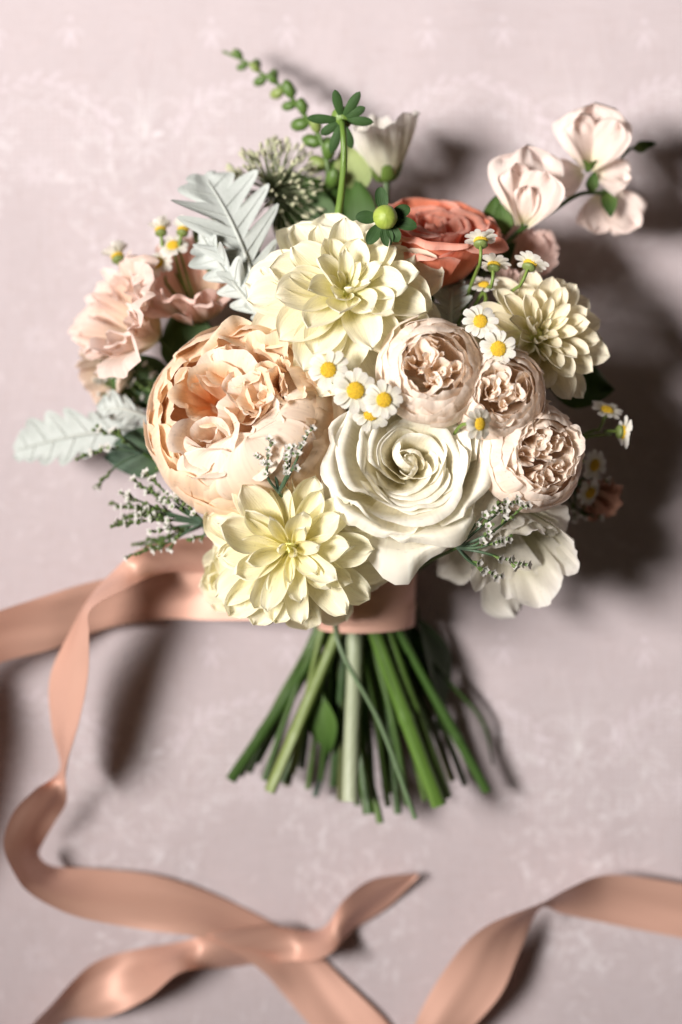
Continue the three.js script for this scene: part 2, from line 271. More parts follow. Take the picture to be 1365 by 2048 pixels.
// ------------------------------------------------------------------ roses
function rose(name, label, group, o) {
  const { at, lean, roll = 0, R, H, n, outer, seed, pal, mat = M.white, yc, ruffle = 0.0006, coreDip = 0.12, lip = 0.0016, cupR = 0.68, rf = 2.2, tilt = 0.05 } = o;
  const g = thing(name, label, 'rose', group), r = rng(seed); place(g, at, lean, yc ?? H * 0.85, roll);
  let ph = 0;
  for (let k = 0; k < n; k++) {                                 // the wound cup
    const t = (k + 0.5) / n, Rk = mix(0.0018, R * cupR, Math.pow(t, 0.88)), Y = H * (1 - coreDip * (1 - t) ** 1.5) * (1 + (r() - 0.5) * 0.03), dep = H * mix(0.5, 0.8, t);
    ph += mix(1.9, 2.25, t) + (r() - 0.5) * 0.35;
    const lp = t < 0.22 ? -Rk * 0.45 : lip * mix(0.25, 1.6, t) * (0.6 + r());
    const geo = wrapPetal({ rt: [[0, Rk * 0.35], [0.45, Rk * 0.80], [0.8, Rk * 0.97], [0.93, Rk + lp * 0.5], [1, Rk + lp]], yt: [[0, Y - dep], [0.45, Y - dep * 0.5], [0.8, Y - dep * 0.15], [0.93, Y], [1, Y - lp * 0.28]], span: mix(205, 132, t) + (r() - 0.5) * 24, spiral: -mix(0.0009, R * 0.07, t) * (0.7 + 0.6 * r()), edge: 0.2, pe: 2.6, ruffle: ruffle * mix(0.35, 1.2, t), rf, ry: ruffle * 1.5, point: (r() - 0.2) * 0.0022 * t, seed: k + seed * 3.3, nu: 16, nv: 26, c0: pal[0], c1: pal[1], c2: pal[2], cm: 0.4 });
    geo.rotateX((r() - 0.5) * 2 * tilt); geo.rotateZ((r() - 0.6) * 1.4 * tilt);
    part(g, 'petal', geo, mat, ph);
  }
  for (const q of outer) {                                       // opened outer petals: angle in the picture (degrees, 0 right, 90 up), rim radius, rim height, droop
    const { a, r: rr, y, span = 115, droop = 0.3, ru = 1, edge = 0.3, pt = 0.003 } = q, Rr = R * rr, Y = H * y;
    part(g, 'petal', wrapPetal({ rt: [[0, R * 0.12], [0.3, Rr * 0.62], [0.65, Rr * 0.92], [0.87, Rr * 1.03], [1, Rr * (1.06 + 0.1 * droop)]], yt: [[0, H * 0.06], [0.3, Y * 0.34], [0.65, Y * 0.84], [0.87, Y], [1, Y - droop * R * 0.3]], span, edge, pe: 2.6, ruffle: ruffle * 2.2 * ru, rf: 1.7, ry: ruffle * 2 * ru, point: pt, seed: a * 0.13 + seed, nu: 18, nv: 26, c0: pal[0], c1: pal[3] ?? pal[1], c2: pal[2], cm: 0.4 }), mat, a * D2R - roll);
  }
  part(g, 'bud_core', ball(R * 0.13, 1, 2.2, 1, 0.08, 2, pal[1], seed, 16), mat).position.y = H * (1 - coreDip) - R * 0.33;
  part(g, 'calyx', petalStar(5, 0.012, 0.003, -30, G2, seed), M.leaf).position.y = 0.001;
  return g;
}
function petalStar(n, L, W, el, col, seed, y0 = 0) {
  const a = []; for (let k = 0; k < n; k++) { const p = petal({ L, W, th: [[0, el], [1, el - 30]], cup: 20, um: 0.35, te: 1.4, tq: 0.9, c0: col, c1: col, nu: 8, nv: 4, seed: k + seed, y0 }); p.rotateY(k / n * TAU + 0.2 * noise(k, seed)); a.push(p); }
  const c = petal({ L: 0.004, W: 0.003, th: 0, c0: col, c1: col, nu: 3, nv: 4, y0 }); a.push(c); return mergeGeometries(a);
}
const ivory = [[0.95, 0.89, 0.60], [0.95, 0.925, 0.80], [0.95, 0.94, 0.87], [0.95, 0.93, 0.82]];
{
  const g = rose('white_rose', 'large open white rose with a tight spiral heart between the cream dahlias', 'white roses in the bouquet', { at: [820, 915, 0.140], lean: [0.02, -0.20], R: 0.0405, H: 0.042, n: 25, seed: 7, pal: ivory, yc: 0.038, cupR: 0.80, ruffle: 0.0014, coreDip: 0.15, lip: 0.0024, rf: 1.5, tilt: 0.10,
    outer: [{ a: 60, r: 0.90, y: 0.97, span: 125, droop: 0.12 }, { a: 120, r: 0.92, y: 0.98, span: 120, droop: 0.15 }, { a: 190, r: 0.94, y: 0.92, span: 120, droop: 0.4 }, { a: -10, r: 0.93, y: 0.93, span: 115, droop: 0.25 }, { a: 230, r: 0.96, y: 0.88, span: 110, droop: 0.45 }, { a: 300, r: 0.98, y: 0.84, span: 125, droop: 0.5, pt: 0.004 }, { a: 262, r: 1.12, y: 0.58, span: 125, droop: 0.7, pt: 0.008 }, { a: 325, r: 1.14, y: 0.50, span: 105, droop: 0.6, pt: 0.005 }, { a: 205, r: 1.0, y: 0.60, span: 100, droop: 0.5 }] });
  stemOf(g, g.position.clone(), [30, 0.016], [974, 1581, 0.025], [[0, 0.003], [0.5, 0.0022], [1, 0.0032]], [G1, G1], []);
  worldPart(g, 'leaf', aim(leafGeo({ L: 0.035, W: 0.009, th: [[0, 20], [1, -30]], c0: G1, c1: G1, seed: 2 }), [930, 985, 0.106], [0.65, -0.75], 0.1), M.leaf);
  worldPart(g, 'leaf', aim(leafGeo({ L: 0.030, W: 0.010, th: [[0, 20], [1, -40]], c0: G3, c1: G1, seed: 3 }), [985, 880, 0.10], [-0.6, 0.5], 0.0), M.leaf);
  worldPart(g, 'leaf', aim(leafGeo({ L: 0.035, W: 0.011, th: [[0, 10], [1, -30]], c0: G3, c1: G1, seed: 4 }), [690, 985, 0.088], [-0.7, -0.5], 0.0), M.leaf);
}
// blush spray roses: cup rings, then a crumpled quartered heart
function sprayRose(label, o) {
  const { at, lean, R, H, seed, pal, roll = 0, heart = 22, rings, hr = 0.42 } = o;
  const g = thing('spray_rose', label, 'rose', 'blush spray roses in the bouquet'), r = rng(seed); place(g, at, lean, H * 0.8, roll);
  for (const [rk, yk, cnt, span, inn] of rings) for (let k = 0; k < cnt; k++) {
    const Rk = R * rk * (1 + (r() - 0.5) * 0.06), Y = H * yk * (1 + (r() - 0.5) * 0.07);
    part(g, 'petal', wrapPetal({ rt: [[0, R * 0.1], [0.3, Rk * 0.72], [0.62, Rk], [0.88, Rk * (1 - inn * 0.5)], [1, Rk * (1 - inn) + 0.0012 * r()]], yt: [[0, H * 0.05], [0.3, Y * 0.2], [0.62, Y * 0.58], [0.88, Y * 0.92], [1, Y]], span, spiral: -R * 0.03, edge: 0.2, pe: 3, ruffle: R * 0.035, rf: 2.6, ry: R * 0.05, notch: 0.1 * r(), seed: seed * 9 + rk * 31 + k * 1.7, nu: 12, nv: 26, c0: pal[0], c1: pal[1], c2: pal[2], cm: 0.42 }), M.silk, k / cnt * TAU + rk * 9 + (r() - 0.5) * 0.5);
  }
  const nq = heart > 20 ? 5 : 4;
  for (let m = 0; m <= nq; m++) for (let k = 0; k < 4; k++) {     // quartered heart: small swirled rosettes
    const q = (k + 0.8) / 4, qa = m / nq * TAU + seed, off = m === nq ? 0 : R * hr * 0.74, Rk = R * (m === nq ? 0.20 : 0.26) * q, Y = H * (m === nq ? 1.04 : 1.0) * (0.95 + 0.08 * r()), dep = H * 0.62;
    const geo = wrapPetal({ rt: [[0, Rk * 0.3], [0.45, Rk * 0.7], [0.8, Rk], [1, Rk * (1.15 + 0.4 * r())]], yt: [[0, Y - dep], [0.45, Y - dep * 0.5], [0.8, Y - dep * 0.14], [0.94, Y], [1, Y - 0.0006 * r()]], span: mix(210, 165, q), spiral: -Rk * 0.16, edge: 0.2, pe: 2.4, ruffle: R * 0.03, rf: 2.1, ry: R * 0.042, notch: 0.12 * r(), seed: k * 1.9 + m * 5.3 + seed, nu: 12, nv: 18, c0: pal[3], c1: pal[1], c2: pal[2], cm: 0.55 });
    geo.rotateX((r() - 0.5) * 0.3); geo.rotateZ((r() - 0.5) * 0.3); geo.rotateY(k * 2.3 + m * 1.7 + (r() - 0.5) * 0.6); geo.translate(Math.cos(qa) * off, 0, Math.sin(qa) * off);
    part(g, 'petal', geo, M.silk);
  }
  part(g, 'calyx', petalStar(5, R * 0.7, R * 0.16, -25, G2, seed), M.leaf);
  return g;
}
const blush = [[0.98, 0.80, 0.60], [0.98, 0.88, 0.78], [0.98, 0.90, 0.83], [0.98, 0.78, 0.55]];
const RINGS = [[1.0, 0.74, 4, 125, 0.12], [0.95, 0.87, 4, 120, 0.24], [0.87, 0.97, 4, 118, 0.30], [0.72, 1.01, 4, 112, 0.28], [0.58, 1.0, 4, 110, 0.16]];
{
  const d = sprayRose('rounded blush spray rose with a peach heart, below the wide cream dahlia', { at: [866, 735, 0.153], lean: [0.02, -0.10], R: 0.0275, H: 0.031, seed: 41, pal: blush, rings: RINGS, heart: 18, hr: 0.4 });
  const e = sprayRose('small blush spray rose squeezed between two others, its heart dark and open', { at: [1004, 782, 0.147], lean: [0.08, -0.06], R: 0.0245, H: 0.029, seed: 43, pal: blush, rings: RINGS, heart: 16, hr: 0.4, roll: 0.6 });
  const f = sprayRose('blush spray rose with many crumpled petals, turned away above the ragged white bloom', { at: [1082, 912, 0.137], lean: [0.36, 0.04], R: 0.0285, H: 0.032, seed: 47, pal: [[0.98, 0.79, 0.62], [0.98, 0.87, 0.77], [0.98, 0.90, 0.83], [0.97, 0.78, 0.58]], rings: RINGS, heart: 26, hr: 0.5, roll: 1.1 });
  stemOf(d, d.position.clone(), [6, 0.002], [[724, 1496, 0.03], [738, 1628, 0.035]], [[0, 0.002], [1, 0.0032]], [G1, G1]);
  stemOf(e, e.position.clone(), [20, 0.0], [[780, 1459, 0.025], [796, 1628, 0.03]], [[0, 0.002], [1, 0.0022]], [G1, G1]);
  stemOf(f, f.position.clone(), [36, -0.002], [[888, 1351, 0.02], [967, 1445, 0.012], [986, 1529, 0.008]], [[0, 0.002], [0.6, 0.0016], [1, 0.0006]], [G1, G1]);
  worldPart(f, 'leaf', aim(leafGeo({ L: 0.022, W: 0.006, th: [[0, 0], [1, -20]], c0: [0.4, 0.42, 0.2], c1: [0.5, 0.48, 0.28], seed: 5 }), [1010, 985, 0.106], [-0.15, 1], -0.2), M.leaf);
  worldPart(e, 'leaf', aim(leafGeo({ L: 0.028, W: 0.009, th: [[0, 0], [1, -20]], c0: G3, c1: G1, seed: 6 }), [930, 850, 0.108], [0.5, 0.9], -0.1), M.leaf);
}
// coral rose behind the wide dahlia
{
  const coral = [[0.86, 0.34, 0.20], [0.86, 0.34, 0.23], [0.92, 0.50, 0.41], [0.82, 0.26, 0.15]];
  const g = rose('coral_rose', 'coral orange rose half hidden behind the wide cream dahlia', undefined, { at: [868, 476, 0.094], lean: [0.10, -1, 0.62], R: 0.033, H: 0.041, n: 12, seed: 53, pal: coral, mat: M.petal, yc: 0.030, cupR: 0.62, ruffle: 0.0008, lip: 0.003,
    outer: [{ a: 30, r: 0.86, y: 0.98, span: 125, droop: 0.25 }, { a: 110, r: 0.82, y: 1.0, span: 120, droop: 0.2 }, { a: 190, r: 0.92, y: 0.97, span: 120, droop: 0.25 }, { a: 262, r: 0.95, y: 1.0, span: 120, droop: 0.35 }, { a: 330, r: 1.0, y: 0.93, span: 125, droop: 0.5 }, { a: 230, r: 1.04, y: 0.85, span: 110, droop: 0.5 }] });
  stemOf(g, g.position.clone(), [10, -0.012], [[709, 1375, 0.032], [761, 1646, 0.04]], [[0, 0.0025], [1, 0.002]], [G1, G2]);
}
// peach peony
{
  const g = thing('peony', 'huge cabbage-like peach peony, the largest bloom of the bouquet', 'peony'), r = rng(61);
  place(g, [478, 832, 0.125], [-0.16, -0.16], 0.038, 0);
  const peach = [[0.98, 0.70, 0.46], [0.98, 0.79, 0.59], [0.98, 0.83, 0.66]], deep = [[0.98, 0.56, 0.27], [0.98, 0.74, 0.50], [0.98, 0.83, 0.66]], pale = [[0.98, 0.78, 0.60], [0.98, 0.86, 0.73], [0.98, 0.88, 0.79]];
  const ring = (cnt, R, H, inn, span, off, pal, ru, low = 0) => { for (let k = 0; k < cnt; k++) {
    const a = off + k / cnt * TAU + (r() - 0.5) * 0.3, Rk = R * (1 + (r() - 0.5) * 0.05), Y = H * (1 + (r() - 0.6) * 0.26);
    part(g, 'petal', wrapPetal({ rt: [[0, 0.004], [0.25, Rk * 0.72], [0.5, Rk * 0.98], [0.75, Rk * (1 - inn * 0.4)], [1, Rk * (1 - inn)]], yt: [[0, low], [0.25, mix(low, Y, 0.1)], [0.5, mix(low, Y, 0.42)], [0.75, mix(low, Y, 0.8)], [1, Y]], span, spiral: -0.0012, edge: 0.26, pe: 2.6, ruffle: ru, rf: 2.1, ry: ru * 1.6, notch: 0.12 * r(), seed: k * 3.1 + R * 999, nu: 18, nv: 28, c0: pal[0], c1: pal[1], c2: pal[2], cm: 0.4 }), M.silk, a);
  } };
  ring(5, 0.0525, 0.035, 0.08, 116, 0.3, peach, 0.0014);
  ring(6, 0.0512, 0.046, 0.20, 104, 0.9, peach, 0.0026);
  ring(6, 0.0480, 0.052, 0.26, 96, 0.1, peach, 0.0034, 0.006);
  ring(5, 0.0420, 0.054, 0.20, 98, 0.7, peach, 0.0040, 0.010);
  for (const [cx, cz, cr, turn, pal, hh] of [[-0.017, -0.012, 0.0155, 0.4, deep, 0.048], [0.009, -0.018, 0.0155, 2.2, deep, 0.049], [0.012, 0.006, 0.0165, 4.0, pale, 0.049], [-0.012, 0.010, 0.0165, 5.2, pale, 0.049], [-0.002, -0.004, 0.013, 1.0, pale, 0.052], [-0.005, -0.026, 0.0095, 0.0, peach, 0.046], [0.024, -0.006, 0.0105, 2.6, peach, 0.050], [0.020, -0.020, 0.0105, 0.9, peach, 0.049]])
    for (let k = 0; k < 4; k++) {                               // swirled rosettes of the ruffled heart
      const q = Math.pow((k + 0.7) / 4, 0.8), Rk = cr * 1.3 * q, Y = (hh + 0.006) * (1 - 0.04 * (1 - q)) * (0.96 + 0.08 * r()), dep = 0.036;
      const geo = wrapPetal({ rt: [[0, Rk * 0.3], [0.45, Rk * 0.72], [0.8, Rk], [1, Rk * (1.15 + 0.45 * r())]], yt: [[0, Y - dep], [0.45, Y - dep * 0.5], [0.8, Y - dep * 0.14], [0.94, Y], [1, Y - 0.001 * r()]], span: mix(200, 150, q), spiral: -Rk * 0.14, edge: 0.22, pe: 2.4, ruffle: 0.0019 * (0.4 + q), rf: 1.8, ry: 0.0026, notch: 0.14 * r(), seed: k * 1.9 + turn * 7, nu: 16, nv: 26, c0: pal[0], c1: pal[1], c2: pal[2], cm: 0.5 });
      geo.rotateX((r() - 0.5) * 0.35); geo.rotateZ((r() - 0.5) * 0.35); geo.rotateY(turn + k * 2.3 + (r() - 0.5) * 0.6); geo.translate(cx, 0, cz);
      part(g, 'petal', geo, M.silk);
    }
  for (const [a, rr, L, W, y0, over] of [[-58, 0.043, 0.066, 0.030, 0.010, 172], [-18, 0.044, 0.058, 0.025, 0.010, 165], [-100, 0.043, 0.060, 0.026, 0.010, 166], [-40, 0.037, 0.060, 0.026, 0.012, 184], [-80, 0.034, 0.056, 0.024, 0.013, 178], [-128, 0.040, 0.048, 0.020, 0.012, 150], [15, 0.041, 0.046, 0.019, 0.012, 150]]) {   // broad petals folding in over the heart
    part(g, 'petal', petal({ L, W, th: [[0, 76], [0.4, 96], [0.62, 128], [0.82, over - 12], [1, over + 14 * (r() - 0.5)]], cup: [[0, 55], [0.5, 40], [1, 20]], ruffle: 0.0024, rf: 1.8, um: 0.66, te: 3, tq: 0.5, wb: 0.4, r0: rr, y0, jag: 0.06, jf: 2.4, c0: peach[0], c1: pale[1], c2: pale[2], nu: 22, nv: 20, seed: a }), M.silk, a * D2R);
  }
  part(g, 'calyx', petalStar(5, 0.03, 0.009, 10, G2, 5), M.leaf).position.y = -0.002;
  stemOf(g, g.position.clone(), [-34, 0.01], [541, 1583, 0.04], [[0, 0.003], [1, 0.0034]], [G1, [0.2, 0.26, 0.07]]);
}

// ------------------------------------------------------------------ soft ruffled blooms seen from the side
function bell(name, label, category, group, o) {
  const { at, lean, roll = 0, R, H, n = 7, pal, seed, mat = M.silk, yc, ruffle = 0.004, flare = 0.3, sep = 0.018, sepCol = G2 } = o;
  const g = thing(name, label, category, group), r = rng(seed); place(g, at, lean, yc ?? H * 0.5, roll);
  for (let k = 0; k < n; k++) {
    const inner = k % 2, a = k / n * TAU + (r() - 0.5) * 0.5, Rk = R * (inner ? 0.78 : 1) * (0.9 + 0.2 * r()), Y = H * (0.85 + 0.25 * r());
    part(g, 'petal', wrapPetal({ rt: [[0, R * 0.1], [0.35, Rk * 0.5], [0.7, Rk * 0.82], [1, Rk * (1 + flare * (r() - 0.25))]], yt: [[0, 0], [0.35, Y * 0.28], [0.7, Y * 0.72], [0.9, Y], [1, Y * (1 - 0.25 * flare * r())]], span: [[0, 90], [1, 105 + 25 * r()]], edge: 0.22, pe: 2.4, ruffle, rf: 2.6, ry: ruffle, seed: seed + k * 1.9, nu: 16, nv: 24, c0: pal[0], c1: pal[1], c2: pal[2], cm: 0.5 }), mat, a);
  }
  if (sep) for (let k = 0; k < 5; k++) part(g, 'sepal', petal({ L: sep, W: sep * 0.16, th: [[0, -10], [0.35, 60], [1, 85]], cup: 30, um: 0.3, te: 1.3, tq: 0.9, wb: 0.5, c0: sepCol, c1: sepCol, nu: 10, nv: 4, r0: 0.001, seed: k }), M.leaf, k / 5 * TAU + seed);
  return g;
}
const pinkP = [[0.78, 0.73, 0.48], [0.93, 0.75, 0.68], [0.94, 0.80, 0.75]], creamW = [[0.66, 0.68, 0.44], [0.83, 0.81, 0.76], [0.85, 0.84, 0.82]], paleP = [[0.82, 0.78, 0.55], [0.94, 0.82, 0.77], [0.95, 0.85, 0.82]];
{
  const a = bell('lisianthus', 'pale pink ruffled lisianthus jutting out beside the peach peony', 'lisianthus', 'lisianthus blooms', { at: [268, 650, 0.072], lean: [-1.2, -0.55], R: 0.027, H: 0.034, n: 12, pal: pinkP, seed: 71, ruffle: 0.0055, flare: 0.9 });
  stemOf(a, a.position.clone(), [-44, -0.01], [515, 1525, 0.018], [[0, 0.0016], [1, 0.0022]], [G1, G1]);
  const a2 = bell('lisianthus', 'pale drooping lisianthus petals under the pink ruffled one', 'lisianthus', 'lisianthus blooms', { at: [235, 735, 0.045], lean: [-0.8, 0.45], R: 0.017, H: 0.034, n: 5, pal: [[0.66, 0.62, 0.36], [0.90, 0.76, 0.64], [0.92, 0.78, 0.68]], seed: 74, ruffle: 0.003, flare: 0.2 });
  stemOf(a2, a2.position.clone(), [-42, -0.014], null, [[0, 0.0014], [1, 0.002]], [G1, G1]);
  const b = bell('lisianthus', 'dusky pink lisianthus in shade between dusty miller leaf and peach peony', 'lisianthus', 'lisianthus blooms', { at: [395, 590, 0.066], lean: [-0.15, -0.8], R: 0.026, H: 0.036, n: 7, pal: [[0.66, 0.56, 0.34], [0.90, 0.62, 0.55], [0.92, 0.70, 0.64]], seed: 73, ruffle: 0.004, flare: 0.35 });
  stemOf(b, b.position.clone(), [-28, -0.01], [564, 1564, 0.022], [[0, 0.0016], [1, 0.0022]], [G1, G1]);
  const w = bell('lisianthus', 'white lisianthus bell in a green calyx behind the dahlia buds', 'lisianthus', 'lisianthus blooms', { at: [768, 302, 0.062], lean: [-0.10, -1, 0.22], R: 0.0185, H: 0.034, n: 6, pal: creamW, seed: 79, ruffle: 0.002, flare: 0.12, sep: 0.024, sepCol: [0.10, 0.17, 0.03] });
  stemOf(w, w.position.clone(), [4, -0.016], [630, 1593, 0.015], [[0, 0.0016], [1, 0.0018]], [G1, GB]);
  worldPart(w, 'leaf', aim(leafGeo({ L: 0.03, W: 0.011, th: [[0, 20], [1, -10]], c0: [0.2, 0.26, 0.1], c1: [0.26, 0.32, 0.12], seed: 8 }), [712, 395, 0.058], [-0.2, -1], 0.1), M.leaf);
  const bud = bell('lisianthus', 'brownish faded lisianthus bud low beneath the blush spray roses', 'lisianthus', 'lisianthus blooms', { at: [1185, 985, 0.060], lean: [0.6, 0.5], R: 0.012, H: 0.024, n: 5, pal: [[0.3, 0.2, 0.1], [0.45, 0.24, 0.17], [0.5, 0.28, 0.2]], seed: 83, ruffle: 0.002, flare: 0.2 });
  stemOf(bud, bud.position.clone(), [38, -0.01], null, [[0, 0.0016], [1, 0.002]], [G1, G1]);
  const pk = bell('lisianthus', 'small pink lisianthus between the coral rose and the small cream dahlia', 'lisianthus', 'lisianthus blooms', { at: [1030, 535, 0.066], lean: [0.25, -0.7], R: 0.020, H: 0.028, n: 6, pal: [[0.6, 0.5, 0.3], [0.74, 0.52, 0.48], [0.80, 0.62, 0.58]], seed: 89, ruffle: 0.003, flare: 0.3 });
  stemOf(pk, pk.position.clone(), [24, -0.012], null, [[0, 0.0016], [1, 0.002]], [G1, G1]);
}
// ragged white bloom hanging lower right
{
  const g = thing('white_rose', 'ragged white rose drooping out from under the blush spray rose, petals falling', 'rose', 'white roses in the bouquet'), r = rng(97);
  place(g, [1010, 1035, 0.082], [0.30, 0.85], 0.006, 0);
  const pal = [[0.66, 0.66, 0.42], [0.82, 0.80, 0.72], [0.85, 0.84, 0.81]];
  for (let k = 0; k < 12; k++) {
    const a = k * 2.4, R = 0.020 + 0.010 * r(), Y = 0.030 + 0.022 * r();
    part(g, 'petal', wrapPetal({ rt: [[0, 0.003], [0.4, R * 0.6], [0.8, R * 0.9], [1, R * (1 + 0.25 * (r() - 0.3))]], yt: [[0, 0], [0.4, Y * 0.4], [0.8, Y * 0.85], [1, Y]], span: [[0, 80], [1, 85 + 30 * r()]], edge: 0.25, pe: 2.2, ruffle: 0.0022, rf: 2.0, ry: 0.003, seed: 97 + k, nu: 16, nv: 24, c0: pal[0], c1: pal[1], c2: pal[2] }), M.silk, a);
  }
  const fall = (at, dir, L, W, slope, bank, seed, th) => worldPart(g, 'petal', aim(petal({ L, W, th, cup: [[0, 50], [0.5, 25], [1, -30]], ruffle: 0.003, rf: 2.2, um: 0.6, wb: 0.45, te: 2, tq: 0.62, c0: pal[1], c1: pal[1], c2: pal[2], nu: 16, nv: 14, seed, curl: 0.1 }), at, dir, slope, bank), M.white);
  fall([985, 1085, 0.082], [-0.95, 0.55], 0.036, 0.0125, -0.25, 0.3, 3, [[0, 10], [1, -25]]);
  fall([975, 1105, 0.078], [0.45, 1], 0.042, 0.015, -0.35, -0.2, 4, [[0, 12], [0.7, -10], [1, 20]]);
  fall([1010, 1060, 0.092], [0.2, 1], 0.036, 0.017, -0.3, 0.35, 5, [[0, 15], [1, -40]]);
  stemOf(g, g.position.clone(), [40, 0.004], null, [[0, 0.002], [1, 0.0024]], [G1, G1]);
}

// ------------------------------------------------------------------ sweet peas
{
  const g = thing('sweet_pea', 'sweet pea stem with pale blush flowers reaching past the coral rose', 'sweet pea'); g.updateMatrixWorld(true);
  const stemPts = [P(960, 560, 0.075), P(1030, 470, 0.075), P(1100, 425, 0.072), P(1160, 388, 0.068), P(1215, 380, 0.060), P(1235, 330, 0.058), P(1262, 297, 0.055), P(1303, 288, 0.052)];
  worldPart(g, 'stem', tube([P(BIND.px + 26, BIND.py, BIND.h - 0.004), P(820, 900, 0.06), ...stemPts], [[0, 0.0016], [0.7, 0.0014], [1, 0.0008]], { n: 70, col: [G1, G1] }), M.stem);
  const pet = (at, dir, L, W, slope, bank, th, cup, seed, ru = 0.006) => worldPart(g, 'petal', aim(petal({ L, W, th, cup, ruffle: ru, rf: 2.6, um: 0.68, wb: 0.24, te: 3.6, tq: 0.5, c0: paleP[0], c1: paleP[1], c2: paleP[2], cm: 0.24, nu: 18, nv: 18, seed, curl: 0.08 }), at, dir, slope, bank), M.silk);
  const calyx = (at, dir, slope, s, seed) => { const c = petalStar(5, 0.010 * s, 0.0024 * s, 55, [0.10, 0.17, 0.035], seed); c.rotateZ(-Math.PI / 2); worldPart(g, 'calyx', aim(c, at, dir, slope), M.leaf); };
  const up = [[0, 40], [0.5, 12], [1, -20]], fl = [[0, 20], [0.6, 5], [1, -30]], bowl = [[0, 65], [0.5, 30], [1, 0]], open = [[0, 60], [0.5, 18], [1, -25]];
  pet([1045, 445, 0.074], [0.02, -1], 0.040, 0.020, 0.12, 0.1, fl, open, 1, 0.009); pet([1038, 448, 0.078], [-0.30, -1], 0.033, 0.0125, 0.25, 0.55, up, bowl, 3); pet([1052, 448, 0.080], [0.42, -0.85], 0.031, 0.0155, 0.25, -0.35, up, bowl, 5); pet([1046, 446, 0.082], [0.05, -1], 0.022, 0.007, 0.4, 0.0, up, bowl, 6); calyx([1044, 452, 0.077], [0.02, -1], 0.2, 1.1, 1);
  pet([1178, 335, 0.062], [0.05, -1], 0.032, 0.021, 0.12, 0.0, fl, open, 15, 0.012); pet([1176, 338, 0.066], [-0.35, -0.9], 0.030, 0.0125, 0.2, 0.4, up, open, 17); pet([1182, 338, 0.066], [0.55, -0.75], 0.030, 0.0135, 0.2, -0.4, up, bowl, 19); pet([1165, 345, 0.062], [-0.85, 0.35], 0.018, 0.011, 0.1, 0.2, fl, bowl, 21); pet([1190, 345, 0.062], [0.8, 0.25], 0.019, 0.011, 0.1, -0.2, fl, bowl, 23); calyx([1176, 345, 0.067], [0.02, -1], 0.25, 1.15, 3);
  pet([1208, 388, 0.050], [0.6, 0.6], 0.026, 0.013, 0.05, 0.1, fl, bowl, 31); pet([1200, 390, 0.048], [-0.1, 0.9], 0.022, 0.012, 0.05, 0.0, fl, bowl, 33); calyx([1205, 386, 0.053], [0.5, 0.6], 0.1, 1, 5);
  for (const [px, py, h, dx, dz, L] of [[1247, 305, 0.056, -0.1, -1, 0.010], [1268, 300, 0.055, 0.9, -0.3, 0.011], [1290, 292, 0.053, 0.9, -0.2, 0.007], [1180, 385, 0.064, 0.2, -0.9, 0.012], [1215, 385, 0.060, 0.1, 1, 0.015], [980, 455, 0.072, 0.2, -1, 0.018], [1010, 470, 0.074, -0.2, -1, 0.018]])
    worldPart(g, 'leaf', aim(leafGeo({ L, W: L * 0.3, th: [[0, 30], [1, -20]], c0: [0.08, 0.14, 0.03], c1: G1, seed: px }), [px, py, h], [dx, dz], 0.1), M.leaf);
}

// ------------------------------------------------------------------ dahlia buds
{
  const bud = thing('dahlia_bud', 'round green dahlia bud ringed by dark sepals in front of the coral rose', 'flower bud', 'green dahlia buds'); place(bud, [771, 434, 0.142], [0.02, 0.05], 0.0);
  part(bud, 'bud', ball(0.0062, 1, 0.95, 1, 0.03, 2, (v) => mix3([0.22, 0.30, 0.04], [0.32, 0.40, 0.07], 0.5 + 0.5 * noise(Math.atan2(v.z, v.x) * 3, v.y * 2)), 1), M.stem);
  for (const [k, a, L] of [[0, 100, 0.0125], [1, 178, 0.0115], [2, 236, 0.0125], [3, 276, 0.011], [4, 300, 0.0105], [5, 345, 0.0135], [6, 22, 0.0105]]) part(bud, 'sepal', petal({ L, W: 0.0036, th: [[0, -8], [0.5, 8], [1, -15]], cup: [[0, 20], [1, 45]], um: 0.55, wb: 0.4, te: 1.9, tq: 0.6, r0: 0.0035, y0: -0.005, c0: [0.03, 0.075, 0.018], c1: [0.028, 0.07, 0.018], nu: 12, nv: 8, seed: k }), M.leaf, a * D2R);
  stemOf(bud, bud.position.clone().add(V(0, -0.004, 0)), [8, -0.004], null, [[0, 0.0014], [1, 0.002]], [G2, G1], [P(772, 470, 0.105), P(760, 620, 0.07)]);
  const b2 = thing('dahlia_bud', 'dark green star of sepals seen from behind on a tall bare stem', 'flower bud', 'green dahlia buds'); place(b2, [684, 240, 0.110], [0.05, -0.55, -1], 0.0);
  part(b2, 'bud', ball(0.006, 1, 0.8, 1, 0.03, 2, [0.12, 0.2, 0.03], 2), M.stem).position.y = 0.004;
  for (const [k, a, L] of [[0, -112, 0.0150], [1, -68, 0.0165], [2, -40, 0.0125], [3, -8, 0.0150], [4, -186, 0.0165], [5, -262, 0.017], [6, -300, 0.014], [7, -225, 0.0115]]) part(b2, 'sepal', petal({ L, W: 0.0028, th: [[0, -20], [0.5, -6], [1, 10]], cup: [[0, 25], [1, 45]], um: 0.6, wb: 0.4, te: 1.9, tq: 0.6, r0: 0.002, y0: 0, c0: [0.035, 0.085, 0.02], c1: [0.03, 0.075, 0.018], nu: 12, nv: 8, seed: k }), M.leaf, a * D2R);
  shortStem(b2, [P(684, 243, 0.112), P(687, 262, 0.119), P(688, 330, 0.117), P(681, 400, 0.108), P(670, 475, 0.098), P(672, 620, 0.075), P(720, 1000, 0.05), P(BIND.px - 8, BIND.py, BIND.h - 0.006)], [[0, 0.0016], [0.2, 0.0021], [0.5, 0.0026], [1, 0.0026]], [[0.10, 0.18, 0.025], [0.2, 0.28, 0.06]], 50);
}
